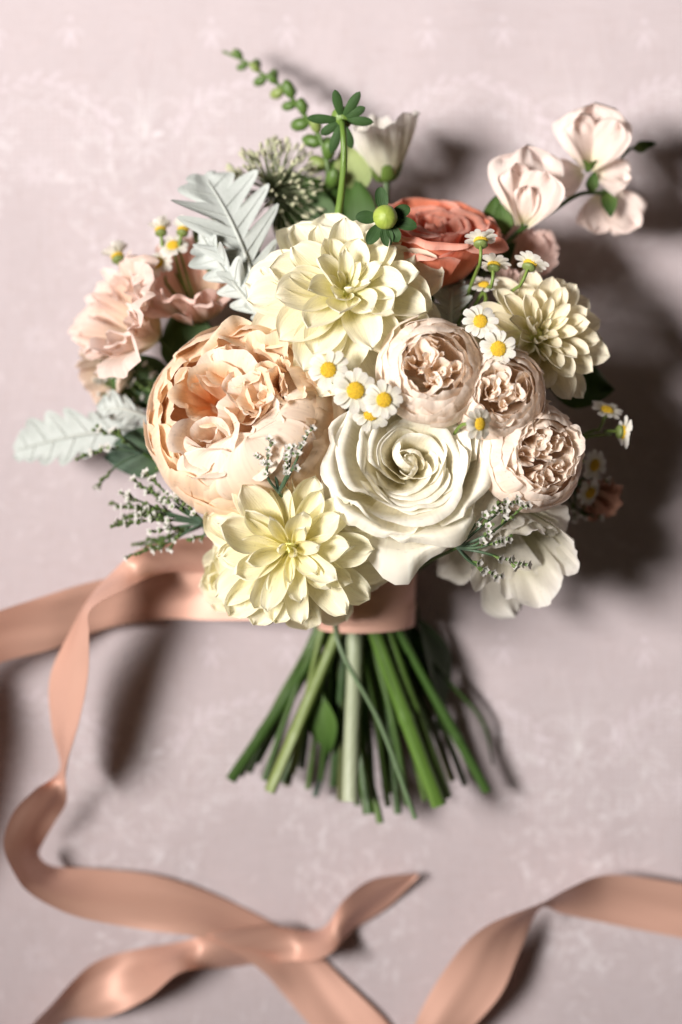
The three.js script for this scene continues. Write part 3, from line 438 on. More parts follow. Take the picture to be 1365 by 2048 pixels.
// ------------------------------------------------------------------ green bud spike
{
  const g = thing('snapdragon_spike', 'arching green snapdragon spike of small closed buds', 'flower spike'); g.updateMatrixWorld(true);
  const pts = [P(660, 420, 0.060), P(655, 330, 0.066), P(638, 270, 0.066), P(605, 225, 0.060), P(570, 180, 0.050), P(525, 148, 0.042), P(485, 120, 0.036), P(447, 103, 0.032)];
  worldPart(g, 'stem', tube([P(BIND.px - 12, BIND.py, BIND.h - 0.008), P(690, 700, 0.055), ...pts], [[0, 0.002], [0.6, 0.0016], [1, 0.0009]], { n: 60, col: [G1, G2] }), M.stem);
  const cv = new THREE.CatmullRomCurve3(pts, false, 'centripetal'), r = rng(101);
  for (let k = 0; k < 25; k++) {
    const t = 0.06 + 0.93 * k / 25, p = cv.getPointAt(t), d = cv.getTangentAt(t), s = mix(0.0062, 0.0025, Math.pow(t, 0.7)) * (0.85 + 0.3 * r()), side = k % 3;
    const n = V().crossVectors(d, V(0, 1, 0)).normalize().applyAxisAngle(d, side * TAU / 3 + 0.5 + r() * 0.6);
    const b = ball(s, 0.85, 1.35, 0.85, 0.08, 2, k % 4 === 0 ? [0.20, 0.26, 0.07] : [0.075, 0.14, 0.025], k, 12);
    b.applyQuaternion(new THREE.Quaternion().setFromUnitVectors(V(0, 1, 0), d.clone().multiplyScalar(0.7).addScaledVector(n, 0.8).normalize()));
    b.translate(...p.clone().addScaledVector(n, s * 1.0 + 0.0008).toArray()); worldPart(g, 'bud', b, M.stem);
  }
}
// ------------------------------------------------------------------ lacy seed head
{
  const g = thing('seed_head', 'lacy round grey green flower head behind the large dusty miller leaf', 'flower head'), r = rng(107); place(g, [552, 384, 0.060], [0.05, -0.6], 0);
  const ps = [], bs = [], N = 150;
  for (let k = 0; k < N; k++) {
    const y = 1 - 1.25 * (k + 0.5) / N, q = k * 2.39996 + (r() - 0.5) * 0.6, s = Math.sqrt(1 - y * y), d = V(Math.cos(q) * s, y + 0.1, Math.sin(q) * s).normalize(), L = 0.021 + 0.0085 * r();
    const m = d.clone().multiplyScalar(L * 0.55).add(V((r() - 0.5) * 0.003, (r() - 0.5) * 0.003, (r() - 0.5) * 0.003));
    ps.push(tube([V(0, 0, 0), m, d.clone().multiplyScalar(L)], [[0, 0.0005], [1, 0.0003]], { n: 5, sides: 4, cap: false, col: [[0.14, 0.18, 0.08], [0.26, 0.29, 0.17]] }));
    for (let j = 0; j < 2; j++) { const b = ball(0.0009 + 0.0005 * r(), 0.8, 2.0, 0.8, 0.1, 2, j ? [0.48, 0.47, 0.33] : [0.36, 0.38, 0.24], k, 6); const dd = d.clone().add(V((r() - 0.5) * 0.7, (r() - 0.5) * 0.7, (r() - 0.5) * 0.7)).normalize(); b.applyQuaternion(new THREE.Quaternion().setFromUnitVectors(V(0, 1, 0), dd)); b.translate(...d.clone().multiplyScalar(L - 0.001).addScaledVector(dd, 0.002).toArray()); bs.push(b); }
  }
  part(g, 'pedicels', mergeGeometries(ps), M.stem).userData.kind = 'stuff'; part(g, 'florets', mergeGeometries(bs), M.disc).userData.kind = 'stuff';
  stemOf(g, g.position.clone(), [-20, -0.012], null, [[0, 0.0014], [1, 0.002]], [G2, G1]);
}
// ------------------------------------------------------------------ dusty miller leaves
function dusty(label, base, tip, o) {
  const { W, lobes = 6, seed, bend = 0.006, bank = 0, col = [0.42, 0.455, 0.43], depth = 0.62, ruffle = 0.003, vein = 1, slant = 0.75, curlT = 0 } = o;
  const g = thing('dusty_miller_leaf', label, 'leaf', 'dusty miller leaves'); const A = P(...base), B = P(...tip), L = A.distanceTo(B), f = B.clone().sub(A).normalize();
  let s = V().crossVectors(f, V(0, 1, 0)).normalize(), up = V().crossVectors(s, f); s.applyAxisAngle(f, bank); up.applyAxisAngle(f, bank); g.position.copy(A); g.updateMatrixWorld(true);
  const mid = (u) => A.clone().lerp(B, u).addScaledVector(up, bend * Math.sin(u * Math.PI) - curlT * u ** 4).addScaledVector(s, 0.10 * L * Math.sin(u * 2.6) * (o.sway ?? 0.3));
  const wAt = (u, sd) => { const x = u * lobes + (sd > 0 ? 0.2 : 0.6), fr = x - Math.floor(x), lobe = Math.pow(Math.sin(Math.PI * clamp(fr * 1.02)), 0.75); const env = Math.pow(Math.sin(Math.PI * clamp(u * 0.90 + 0.07)), 0.7); return W * env * mix(1 - depth * sstep(1.15, 0.4, u), 1, lobe) * (1 + 0.12 * noise(Math.floor(x), sd, seed)); };
  const surf = (u, v) => { const w = wAt(u, v > 0 ? 1 : -1) * Math.abs(v), fw = slant * w * (1 - 0.5 * u); return mid(u).addScaledVector(s, Math.sign(v) * w).addScaledVector(f, fw).addScaledVector(up, ruffle * v * v * noise(u * lobes * 0.9 + seed, v * 2, seed) + (o.roll ?? 0.15) * Math.abs(v) * w); };
  worldPart(g, 'blade', grid(130, 18, (u, v) => ({ p: surf(u, v).toArray(), c: mix3(col, [col[0] * 1.12, col[1] * 1.1, col[2] * 1.12], 0.5 + 0.5 * noise(u * 20, v * 4, seed)), t: [v * 0.5, u * 2] })), M.felt);
  const vc = [col[0] * 1.15, col[1] * 1.12, col[2] * 1.1];
  worldPart(g, 'midrib', tube([-0.12, 0, 0.2, 0.4, 0.6, 0.8, 0.95].map((u) => mid(u).addScaledVector(up, 0.0005 * vein)), [[0, 0.0016], [0.3, 0.0013], [1, 0.0004]], { n: 40, col: vc }), M.felt);
  const vs = []; for (let k = 0; k < lobes; k++) for (const sd of [-1, 1]) { const uc = clamp((k + 0.5 - (sd > 0 ? 0.2 : 0.6)) / lobes + 0.001); if (uc < 0.05 || uc > 0.92) continue; vs.push(tube([0.02, 0.35, 0.65, 0.9].map((v) => surf(uc, sd * v).addScaledVector(up, 0.0002 * vein)), [[0, 0.0004], [1, 0.00015]], { n: 10, sides: 5, col: vc })); }
  worldPart(g, 'veins', mergeGeometries(vs), M.felt).userData.kind = 'stuff';
  const dir = A.clone().sub(B).normalize(); shortStem(g, [A.clone().addScaledVector(f, 0.01), A.clone().addScaledVector(dir, 0.02).add(V(0, -0.008, 0)), P(690, 980, 0.05), P(BIND.px - 16, BIND.py, BIND.h - 0.002)], [[0, 0.0014], [1, 0.0012]], [col, G2], 30);
  return g;
}
dusty('broad silvery dusty miller leaf standing up over the wide cream dahlia', [528, 632, 0.108], [402, 352, 0.082], { W: 0.026, lobes: 6, seed: 1, bank: 0.3, depth: 0.88, sway: 0.35, slant: 0.95 });
dusty('curled narrow dusty miller leaf with green showing, at the edge of the peach peony', [528, 640, 0.106], [396, 462, 0.092], { W: 0.012, lobes: 6, seed: 5, bank: -0.5, depth: 0.72, ruffle: 0.006, roll: 0.5 });
dusty('flat grey dusty miller leaf sticking out past the small white statice', [285, 855, 0.062], [30, 905, 0.045], { W: 0.0155, lobes: 6, seed: 9, bank: 0.1, depth: 0.4, sway: 0.2 });
dusty('small silvery dusty miller leaf under the peach peony rim', [300, 838, 0.066], [195, 822, 0.064], { W: 0.009, lobes: 4, seed: 12, bank: 0.3, depth: 0.5 });
dusty('grey green dusty miller leaf half buried beside the coral rose', [900, 660, 0.095], [905, 560, 0.092], { W: 0.011, lobes: 4, seed: 15, bank: -0.2, depth: 0.5 });

// ------------------------------------------------------------------ daisies
const rayV = [0, 1, 2, 3].map((k) => petal({ L: 0.0078, W: 0.0023, th: [[0, 12], [0.5, 2 - k * 4], [1, -12 - 6 * k]], cup: [[0, 30], [0.6, 14], [1, -10]], um: 0.6, wb: 0.45, te: 3, tq: 0.5, r0: 0.003, c0: [0.78, 0.78, 0.66], c1: [0.84, 0.84, 0.81], nu: 9, nv: 6, seed: k, jag: 0.08, jf: 2 }));
function discGeo(seed) {
  const out = [ball(0.0042, 1, 0.62, 1, 0.05, 3, [0.62, 0.42, 0.03], seed, 16)]; { const p = out[0].attributes.position; for (let i = 0; i < p.count; i++) if (p.getY(i) < 0) p.setY(i, p.getY(i) * 0.12); out[0].computeVertexNormals(); }
  for (let k = 0; k < 90; k++) { const t = (k + 0.5) / 90, q = k * 2.39996, rr = Math.sqrt(t), y = Math.sqrt(Math.max(0, 1 - rr * rr * 0.95)); const b = new THREE.IcosahedronGeometry(0.00043, 0); b.translate(rr * 0.0042 * Math.cos(q), 0.0026 * y + 0.0001, rr * 0.0042 * Math.sin(q)); const c = []; for (let i = 0; i < b.attributes.position.count; i++) c.push(...(k % 3 ? [0.74, 0.50, 0.03] : [0.60, 0.40, 0.03])); b.setAttribute('color', new THREE.Float32BufferAttribute(c, 3)); out.push(b); }
  return mergeGeometries(out.map((g) => g.index ? g.toNonIndexed() : g));
}
const discG = discGeo(1);
function daisy(label, at, lean, s0, o = {}) {
  const s = s0 * 0.9;
  const g = thing('feverfew_daisy', label, 'daisy', 'feverfew daisies'), r = rng(Math.round(at[0] * 7 + at[1])); place(g, at, lean, 0, r() * 6); const n = o.n ?? 12;
  part(g, 'disc', discG, M.disc).scale.set(s * (o.ds ?? 1), s * (o.ds ?? 1), s * (o.ds ?? 1));
  for (let k = 0; k < n; k++) { if (o.skip && o.skip.includes(k)) continue; const m = part(g, 'petal', rayV[Math.floor(r() * 4)], M.white, k / n * TAU + (r() - 0.5) * 0.28); const z = s * (0.9 + 0.22 * r()); m.scale.set(z, z, z * (0.9 + 0.2 * r())); m.rotation.z = (o.tilt ?? 0) + (r() - 0.5) * 0.3; m.rotation.order = 'YXZ'; }
  const cal = ball(0.0044 * s, 1, 0.5, 1, 0.08, 3, [0.16, 0.21, 0.06], 2, 12); cal.translate(0, -0.0017 * s, 0); part(g, 'calyx', cal, M.stem);
  const d = V(0, 1, 0).applyQuaternion(g.quaternion), p0 = g.position.clone().addScaledVector(d, -0.002 * s), p1 = p0.clone().addScaledVector(d, -0.010);
  shortStem(g, [p0, p1, ...(o.via ?? [[mix(at[0], 740, 0.35), mix(at[1], 1100, 0.3), at[2] * 0.62]]).map((q) => P(...q)), P(BIND.px + (at[0] > 737 ? 18 : -18), BIND.py - 30, BIND.h)], [[0, 0.0009], [0.4, 0.001], [1, 0.001]], [[0.17, 0.25, 0.05], G1], 30);
  return g;
}
daisy('daisy resting on the peach peony edge, topmost of the tight daisy cluster', [657, 740, 0.158], [-0.05, -0.05], 1.05);
daisy('daisy with the broadest yellow disc, middle of the tight daisy cluster', [711, 781, 0.160], [0.08, 0.10], 1.15);
daisy('crisp daisy of the tight cluster touching the white rose rim', [768, 800, 0.163], [0.10, 0.0], 1.0);
daisy('daisy mostly hidden beneath the tight daisy cluster', [742, 826, 0.152], [0.1, 0.45], 1.0);
daisy('crisp white daisy over the gap between wide and small cream dahlias', [961, 643, 0.150], [-0.08, -0.18], 0.92, { via: [[965, 720, 0.09], [850, 950, 0.06]] });
daisy('shaded daisy pressed against the small blush spray rose', [997, 697, 0.152], [-0.1, 0.25], 0.98, { ds: 1.05 });
daisy('daisy tipped on edge between white rose and blush spray roses', [959, 848, 0.162], [0.75, 0.05], 0.85);
daisy('white daisy seen side-on, the highest before the coral rose', [962, 484, 0.128], [0.05, -1, -0.45], 0.95, { tilt: 0.4, via: [[955, 540, 0.118], [928, 612, 0.095], [850, 900, 0.06]] });
daisy('white daisy bent sideways just below the highest one', [988, 532, 0.118], [0.12, -1, -0.35], 0.9, { tilt: 0.3, via: [[975, 575, 0.105], [945, 620, 0.09], [850, 900, 0.06]] });
daisy('little white daisy facing away above the small cream dahlia', [1060, 530, 0.122], [0.45, -1, -0.4], 0.95, { tilt: 0.3, via: [[1035, 575, 0.112], [1000, 605, 0.098], [900, 900, 0.06]] });
daisy('tiny daisy sunk among stems between coral rose and small dahlia', [968, 572, 0.104], [-0.2, -1.2], 0.8, { tilt: 0.2 });
daisy('shaded daisy sticking out beyond the last blush spray rose', [1214, 822, 0.092], [0.3, -1.0, 0.6], 0.95, { tilt: 0.15, via: [[1190, 860, 0.08], [1000, 960, 0.05]] });
daisy('bright daisy in profile at the end of its green stalk', [1244, 864, 0.100], [1, 0.05, -0.3], 0.95, { tilt: 0.3, via: [[1222, 868, 0.098], [1165, 876, 0.09], [1000, 980, 0.05]] });
daisy('dull daisy in shadow under the last blush spray rose', [1188, 930, 0.080], [0.8, 0.3], 0.9, {});
daisy('dull daisy facing down in shadow by the brownish bud', [1180, 985, 0.074], [0.7, 0.6], 0.85, {});
daisy('lone faded daisy on a stalk above the pink lisianthus', [236, 515, 0.070], [-0.35, -1, -0.4], 0.95, { tilt: 0.75, via: [[262, 540, 0.066], [330, 620, 0.055], [600, 1000, 0.045]] });
daisy('faded daisy on the top of the far daisy spray', [322, 462, 0.076], [-0.15, -1, -0.4], 0.85, { tilt: 0.75, via: [[335, 510, 0.07], [380, 600, 0.06], [600, 1000, 0.045]] });
daisy('faded daisy leaning on the curled dusty miller leaf', [366, 462, 0.078], [0.2, -1, -0.4], 0.85, { tilt: 0.7, via: [[362, 510, 0.07], [390, 600, 0.06], [600, 1000, 0.045]] });
daisy('daisy with yellow disc in the far spray beside the leaf', [347, 492, 0.080], [-0.1, -0.8], 0.9, { via: [[355, 530, 0.07], [390, 620, 0.06], [600, 1000, 0.045]] });
daisy('daisy with yellow disc just above the pink lisianthus', [316, 527, 0.080], [-0.3, -0.5], 0.9, { via: [[330, 560, 0.07], [390, 640, 0.06], [600, 1000, 0.045]] });

// ------------------------------------------------------------------ statice sprigs
const floretG = (() => { const a = []; for (let k = 0; k < 5; k++) { const p = petal({ L: 0.0034, W: 0.0009, th: [[0, 80], [0.5, 50], [1, 5]], um: 0.6, wb: 0.5, te: 2, tq: 0.5, c0: [0.70, 0.72, 0.62], c1: [0.80, 0.79, 0.79], nu: 4, nv: 3, seed: k }); p.rotateY(k / 5 * TAU); a.push(p); } return mergeGeometries(a); })();
function statice(label, root, tips, o = {}) {
  const g = thing('statice_sprig', label, 'statice', 'white statice sprigs'), r = rng(root[0] * 3 + root[1]); g.position.copy(P(...root)); g.updateMatrixWorld(true);
  const A = P(...root), green = [], sz = o.s ?? 1;
  green.push(tube([P(BIND.px + (root[0] > 737 ? 24 : -24), BIND.py, BIND.h - 0.004), A.clone().lerp(P(BIND.px, BIND.py, BIND.h), 0.4).add(V(0, -0.008, 0)), A], [[0, 0.001], [1, 0.0009]], { n: 20, sides: 6, col: G1 }));
  for (const t of tips) {
    const B = P(...t), m = A.clone().lerp(B, 0.5).add(V((r() - 0.5) * 0.008, (r() - 0.3) * 0.008, (r() - 0.5) * 0.008)), cv = new THREE.CatmullRomCurve3([A, m, B], false, 'centripetal');
    green.push(tube([A, m, B], [[0, 0.0009], [1, 0.0005]], { n: 14, sides: 6, col: [GB, G1] }));
    const L = cv.getLength(), nf = Math.round((o.dens ?? 1) * 7 * clamp(L / 0.03, 0.6, 1.5));
    for (let k = 0; k < nf; k++) {
      const u = 1 - 0.55 * (k / nf) * (0.8 + 0.4 * r()), p = cv.getPointAt(clamp(u)), d = cv.getTangentAt(clamp(u));
      const nrm = V((r() - 0.5), 0.7 + 0.6 * r(), (r() - 0.5)).cross(d).cross(d).multiplyScalar(-1).normalize().multiplyScalar(0.8).addScaledVector(d, 0.8).normalize();
      const q = new THREE.Quaternion().setFromUnitVectors(V(0, 1, 0), nrm), s = sz * (0.75 + 0.5 * r());
      const cal = new THREE.ConeGeometry(0.0009 * s, 0.0042 * s, 6); cal.rotateX(Math.PI); cal.translate(0, 0.0019 * s, 0); cal.applyQuaternion(q); cal.translate(...p.toArray());
      const c = []; for (let i = 0; i < cal.attributes.position.count; i++) c.push(...(r() < 0.5 ? [0.09, 0.16, 0.04] : [0.14, 0.2, 0.06])); cal.setAttribute('color', new THREE.Float32BufferAttribute(c, 3)); green.push(cal);
      if (r() < (o.bloom ?? 0.75)) { const f = floretG.clone(); f.scale(s, s, s); f.applyQuaternion(q); f.translate(...p.clone().addScaledVector(nrm, 0.0026 * s).toArray()); worldPart(g, 'floret', f, M.white); }
    }
  }
  worldPart(g, 'stem', mergeGeometries(green), M.stem); return g;
}
statice('dense bushy white statice below the peach peony, over the satin ribbon', [405, 1045, 0.098], [[250, 990, 0.091], [240, 1050, 0.088], [268, 1108, 0.084], [300, 955, 0.096], [335, 1000, 0.101], [290, 1030, 0.096], [315, 1060, 0.094], [350, 1082, 0.090], [375, 1010, 0.104], [262, 1015, 0.088], [330, 945, 0.098], [280, 970, 0.092], [390, 1075, 0.091]], { s: 1.1, dens: 1.3, bloom: 0.42 });
statice('sparse budding statice crossing the flat grey dusty miller leaf', [285, 905, 0.076], [[200, 862, 0.080], [168, 914, 0.076], [200, 968, 0.070], [215, 895, 0.078], [240, 870, 0.080]], { bloom: 0.25, s: 1.2 });
statice('fine white statice standing between peach peony and loose cream dahlia', [558, 985, 0.140], [[515, 918, 0.148], [541, 887, 0.152], [617, 866, 0.152], [585, 895, 0.152], [575, 920, 0.150]], { s: 0.95, bloom: 0.9 });
statice('airy white statice on dark wiry stalks before the ragged white rose', [915, 1095, 0.128], [[1002, 1005, 0.140], [1042, 1018, 0.138], [984, 1052, 0.142], [1012, 1075, 0.140], [1040, 1128, 0.130], [990, 1150, 0.126], [962, 1140, 0.126], [1030, 1000, 0.138]], { s: 1.1, dens: 0.9 });
statice('dim statice in shade under the pink lisianthus', [335, 800, 0.060], [[225, 745, 0.055], [212, 790, 0.052], [262, 765, 0.058], [300, 738, 0.06], [280, 800, 0.055], [240, 810, 0.052], [305, 775, 0.06]], { s: 1.1, bloom: 0.5 });
statice('dim statice in shade under the last blush spray rose', [1130, 965, 0.070], [[1165, 1010, 0.062], [1185, 1030, 0.06], [1150, 1025, 0.06], [1200, 960, 0.066]], { s: 1.1, bloom: 0.6 });

statice('greenish statice tangle between pink lisianthus and flat grey leaf', [345, 790, 0.052], [[205, 765, 0.045], [230, 800, 0.048], [250, 735, 0.05], [285, 770, 0.052], [300, 815, 0.05], [265, 790, 0.05]], { s: 1.0, bloom: 0.25, dens: 1.5 });
statice('green statice tangle behind the dense bushy one', [410, 1050, 0.080], [[255, 1035, 0.068], [280, 1085, 0.068], [310, 985, 0.076], [330, 1040, 0.076], [360, 1060, 0.076], [300, 1095, 0.068], [345, 965, 0.080], [235, 1010, 0.070]], { s: 1.15, bloom: 0.15, dens: 1.6 });
// ------------------------------------------------------------------ loose foliage and other cut stems
{
  const fol = (label, at, dir, L, W, slope, c0, c1, seed, bank = 0) => { const g = thing('rose_leaf', label, 'leaf', 'leaves in the bouquet'); g.position.copy(P(...at)); g.updateMatrixWorld(true);
    worldPart(g, 'blade', aim(leafGeo({ L, W, th: [[0, 15], [1, -25]], c0, c1, seed, ruffle: 0.003, um: 0.42 }), at, dir, slope, bank), M.leaf);
    const e = P(...at), far = P(BIND.px, BIND.py, BIND.h - 0.006), back = V(-dir[0], -0.3, -dir[1]).normalize(); shortStem(g, [e.clone().addScaledVector(back, -0.004), e.clone().addScaledVector(back, 0.012), e.clone().lerp(far, 0.55).add(V(0, -0.01, 0)), far], [[0, 0.0009], [1, 0.0012]], [c0, G1]); return g; };
  fol('dark leaf behind the lacy grey green flower head', [640, 520, 0.062], [-0.4, -1], 0.055, 0.018, 0.0, G3, G1, 1);
  fol('dark leaf under the tall bare bud stem', [690, 520, 0.060], [0.1, -1], 0.05, 0.016, 0.05, G3, G1, 2);
  fol('olive leaf under the curled dusty miller leaf', [520, 560, 0.066], [-0.7, -0.6], 0.05, 0.016, 0.05, G3, [0.09, 0.12, 0.04], 3);
  fol('dark leaf between coral rose and sweet pea', [930, 560, 0.060], [0.5, -0.8], 0.05, 0.016, 0.02, G3, G1, 4);
  fol('dark leaf beneath the small cream dahlia', [1090, 760, 0.070], [0.9, 0.1], 0.04, 0.014, -0.1, G3, G1, 5);
  fol('dark leaf under the peach peony by the statice', [350, 900, 0.064], [-1, 0.1], 0.04, 0.014, -0.05, G3, GB, 6);
  fol('dark leaf sheltering below the ragged white rose', [900, 1050, 0.070], [0.6, 0.6], 0.04, 0.014, -0.1, G3, G1, 7);
  fol('crumpled bright green leaf caught among the cut stems', [648, 1392, 0.034], [0.05, 1], 0.036, 0.010, -0.2, [0.07, 0.14, 0.025], [0.05, 0.11, 0.02], 8, 0.5);
  fol('dark leaf pressed flat below the middle of the cut stems', [700, 1275, 0.012], [-0.05, 1], 0.060, 0.019, -0.05, G3, G3, 11);
  fol('dark leaf pressed flat below the thick green stems', [765, 1275, 0.012], [0.25, 1], 0.062, 0.018, -0.05, G3, G3, 12);
  fol('dark leaf in the gap between pink lisianthus and peach peony', [400, 760, 0.056], [-0.3, -1], 0.045, 0.016, 0.05, G3, G1, 13);
  fol('dark leaf under the pink lisianthus beside the statice', [360, 800, 0.050], [-1, -0.5], 0.05, 0.015, 0.0, G3, G1, 14);
  fol('broad dark leaf hanging in shade beside the cut stems', [835, 1235, 0.024], [0.25, 1], 0.070, 0.017, -0.15, G3, G3, 9, -1.0);
  fol('second dark leaf hanging in shade beside the cut stems, toothed', [812, 1240, 0.030], [0.05, 1], 0.060, 0.016, -0.2, G3, G3, 10, -1.1);
  const cut = (label, top, end, r0, r1, c0, c1) => { const g = thing('cut_stem', label, 'stem', 'cut flower stems below the binding'); g.position.copy(P(...end)); g.updateMatrixWorld(true); worldPart(g, 'stalk', tube([P(BIND.px + (top[0] - BIND.px) * 0.5, 1140, BIND.h + 0.004), P(...top), P(mix(top[0], end[0], 0.55) + 2, mix(top[1], end[1], 0.5), mix(top[2], end[2], 0.5) + 0.001), P(...end)], [[0, r0], [1, r1]], { n: 70, sides: 9, col: [c0, c1], knobs: 0.16 }), M.stem); };
  cut('thin bluish stem slanting across the thick pale one', [672, 1262, 0.060], [831, 1637, 0.058], 0.0013, 0.0014, [0.14, 0.2, 0.11], [0.12, 0.19, 0.09]);
  cut('short dark stem ending behind the thick pale one', [690, 1290, 0.03], [667, 1572, 0.02], 0.0024, 0.0024, G3, G3);
  cut('slim yellowish stem beside the leftmost thick green one', [640, 1280, 0.036], [585, 1545, 0.028], 0.0019, 0.0021, G2, [0.2, 0.25, 0.07]);
  cut('dark brown stem close under the two thick green ones', [760, 1270, 0.030], [893, 1590, 0.030], 0.0022, 0.0024, [0.06, 0.06, 0.03], [0.08, 0.06, 0.035]);
  for (const [tx, ex, ey, h, w] of [[628, 484, 1552, 0.020, 0], [634, 530, 1560, 0.026, 1], [648, 575, 1570, 0.018, 2], [660, 616, 1578, 0.022, 0], [668, 642, 1560, 0.016, 1], [684, 682, 1600, 0.020, 2], [700, 715, 1610, 0.024, 1], [716, 748, 1605, 0.020, 0], [730, 782, 1585, 0.022, 2], [745, 815, 1610, 0.026, 1], [760, 850, 1600, 0.022, 0], [780, 905, 1560, 0.016, 2], [800, 930, 1570, 0.018, 1]])
    cut('slender green cut stem lying low in the fanned bundle', [tx, 1270, 0.030], [ex, ey, h], 0.0014 + 0.0003 * w, 0.0015 + 0.0004 * w, [G1, G2, G3][w], [G2, G1, [0.10, 0.11, 0.04]][w]);
  cut('dark slim stem under the thick pale one, ending short', [664, 1270, 0.022], [650, 1500, 0.012], 0.0018, 0.002, G3, G3);
  cut('dark stem under the crumpled bright leaf', [630, 1275, 0.024], [604, 1535, 0.012], 0.002, 0.0022, G3, G1);
  cut('faint grey green stem low between the dark left stems', [625, 1275, 0.026], [500, 1545, 0.012], 0.0015, 0.0018, G1, G3);
  cut('dark stem low between the pale stem and the mid green one', [705, 1270, 0.022], [700, 1560, 0.010], 0.002, 0.002, G3, G3);
  cut('dark stem low behind the two thick green ones', [775, 1260, 0.022], [835, 1545, 0.010], 0.0022, 0.0022, G3, G3);
  cut('dark stem low beside the broad dark leaf', [790, 1260, 0.024], [868, 1520, 0.010], 0.0022, 0.002, G3, G3);
  cut('straight mid green stem between pale stem and thick green stem', [720, 1270, 0.036], [776, 1612, 0.03], 0.0017, 0.0018, G1, G2);
}

// ------------------------------------------------------------------ the ribbon
// Stations give both edges in the plane of the table plus the height of the middle; the tilt follows from the ribbon's true width.
function ribbonStrip(g, name, st, o = {}) {
  const W = o.W ?? 0.033, A = [], B = [];
  for (const [ax, ay, bx, by, h, sg = 1] of st) {
    const a = P(ax, ay, h), b = P(bx, by, h), d = Math.hypot(a.x - b.x, a.z - b.z), dh = Math.sqrt(Math.max(0, W * W - d * d)) / 2 * sg;
    a.y += dh; b.y -= dh; for (const q of [a, b]) if (q.y < 0.0012) q.y = 0.0012; A.push(a); B.push(b);
  }
  const ca = new THREE.CatmullRomCurve3(A, false, 'centripetal'), cb = new THREE.CatmullRomCurve3(B, false, 'centripetal'), n = st.length * 14;
  const len = ca.getLength(); const bow = o.bow ?? 0.0014;
  const face = (off) => grid(n, 10, (u, v) => {
    const a = ca.getPoint(u), b = cb.getPoint(u), m = a.clone().lerp(b, v * 0.5 + 0.5), e = 1e-3, ta = ca.getPoint(Math.min(1, u + e)).sub(ca.getPoint(Math.max(0, u - e))), nn = V().crossVectors(b.clone().sub(a), ta).normalize();
    m.addScaledVector(nn, bow * (1 - v * v) * Math.sin(u * 17 + (o.ph ?? 0)) + 0.0011 * Math.sin(v * 2.6 + u * 9 + (o.ph ?? 0)) * (1 - v * v) + 0.00018 * Math.sin(v * 9 + 3 * Math.sin(u * 30)) + off); if (m.y < 0.0009) m.y = 0.0009;
    return { p: m.toArray(), t: [v * 0.5 + 0.5, u * len * 12] };
  });
  const top = face(0.00014), bot = face(-0.00014); const idx = bot.index.array; for (let i = 0; i < idx.length; i += 3) { const t = idx[i]; idx[i] = idx[i + 1]; idx[i + 1] = t; } bot.computeVertexNormals();
  return worldPart(g, name, mergeGeometries([top, bot]), M.satin);
}
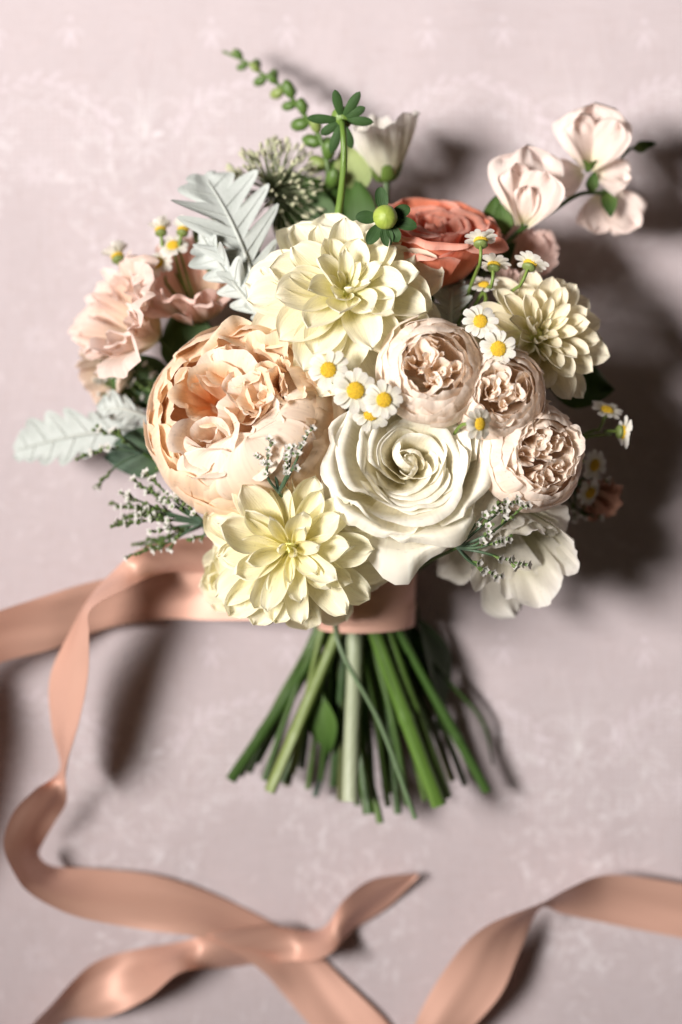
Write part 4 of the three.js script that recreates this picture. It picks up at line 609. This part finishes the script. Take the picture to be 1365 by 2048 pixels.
{
  const g = thing('satin_ribbon', 'long peach satin ribbon binding the stems, its tails curling over the cloth', 'ribbon'); g.position.copy(P(BIND.px, BIND.py, 0)); g.updateMatrixWorld(true);
  // binding: a slightly gathered sleeve round the stems
  const sl = grid(40, 72, (u, v) => {
    const a = v * Math.PI, y = mix(1118, 1252, u), k = 1 + 0.012 * noise(u * 14, a * 0.8, 2) + 0.014 * noise(u * 5 + a, a * 1.5, 5) + 0.05 * (u - 0.5) ** 2;
    const c = P(737 - 4 * u, y + 8 * Math.cos(a + 0.4), BIND.h + 0.004); return { p: [c.x + Math.sin(a) * 0.0272 * k, Math.max(0.001, c.y + Math.cos(a) * 0.0285 * k), c.z], t: [u, v * 3] };
  });
  worldPart(g, 'binding', sl, M.satin);
  // first tail: out to the side, looping beyond the cloth edge in view and back under
  ribbonStrip(g, 'tail', [[690, 1120, 690, 1240, 0.050], [560, 1118, 560, 1240, 0.048], [430, 1122, 430, 1240, 0.040], [310, 1138, 312, 1240, 0.026], [183, 1164, 195, 1262, 0.022], [90, 1192, 100, 1300, 0.030], [0, 1222, 0, 1326, 0.040], [-90, 1262, -80, 1366, 0.052], [-190, 1340, -130, 1420, 0.062, -1], [-220, 1480, -130, 1490, 0.062, -1], [-220, 1640, -130, 1640, 0.050, -1], [-220, 1800, -130, 1790, 0.030, -1], [-190, 1960, -110, 1930, 0.012, -1], [-90, 2120, -40, 2060, 0.008, -1], [30, 2070, 60, 2120, 0.008], [100, 2008, 120, 2056, 0.014], [190, 1924, 210, 2036, 0.014], [285, 1906, 300, 1985, 0.016, -1], [345, 1900, 365, 1932, 0.018, -1], [440, 1856, 445, 1945, 0.016], [535, 1843, 540, 1932, 0.014], [640, 1872, 648, 1900, 0.017, -1], [690, 1790, 712, 1866, 0.014], [740, 1752, 776, 1822, 0.012], [834, 1746, 838, 1752, 0.010, 0]], { bow: 0.0009 });
  // second tail: twists down the side, across and out below, then back up to the other side
  ribbonStrip(g, 'tail', [[700, 1100, 690, 1200, 0.062], [560, 1085, 555, 1185, 0.060], [420, 1072, 425, 1150, 0.060], [300, 1092, 330, 1146, 0.062], [215, 1148, 250, 1180, 0.066, -1], [165, 1205, 190, 1218, 0.068, -1], [128, 1275, 186, 1262, 0.064, -1], [94, 1360, 183, 1345, 0.056, -1], [96, 1460, 166, 1438, 0.050, -1], [112, 1545, 142, 1528, 0.046, -1], [80, 1572, 124, 1618, 0.042, 1], [36, 1618, 104, 1650, 0.040, 1], [18, 1682, 80, 1692, 0.034, 1], [40, 1736, 68, 1722, 0.030, 1], [66, 1770, 90, 1742, 0.026, 1], [150, 1820, 180, 1746, 0.020, 1], [280, 1850, 310, 1758, 0.016, 1], [420, 1868, 450, 1806, 0.010, 1], [520, 1930, 610, 1890, 0.005, 1], [570, 1992, 690, 1962, 0.003, 1], [630, 2062, 770, 2040, 0.003, 1], [720, 2150, 820, 2110, 0.006, 1], [800, 2140, 860, 2160, 0.016, 1], [832, 2045, 950, 2050, 0.022, 1], [894, 1934, 1004, 1985, 0.026, 1], [960, 1852, 1048, 1898, 0.030, 1], [1082, 1792, 1092, 1828, 0.032, 1], [1130, 1768, 1130, 1838, 0.028, 1], [1212, 1746, 1220, 1852, 0.016, 1], [1365, 1766, 1365, 1878, 0.010, 1], [1480, 1790, 1480, 1900, 0.008, 1]], { bow: 0.0009, ph: 2 });
}

renderer.render(scene, camera);
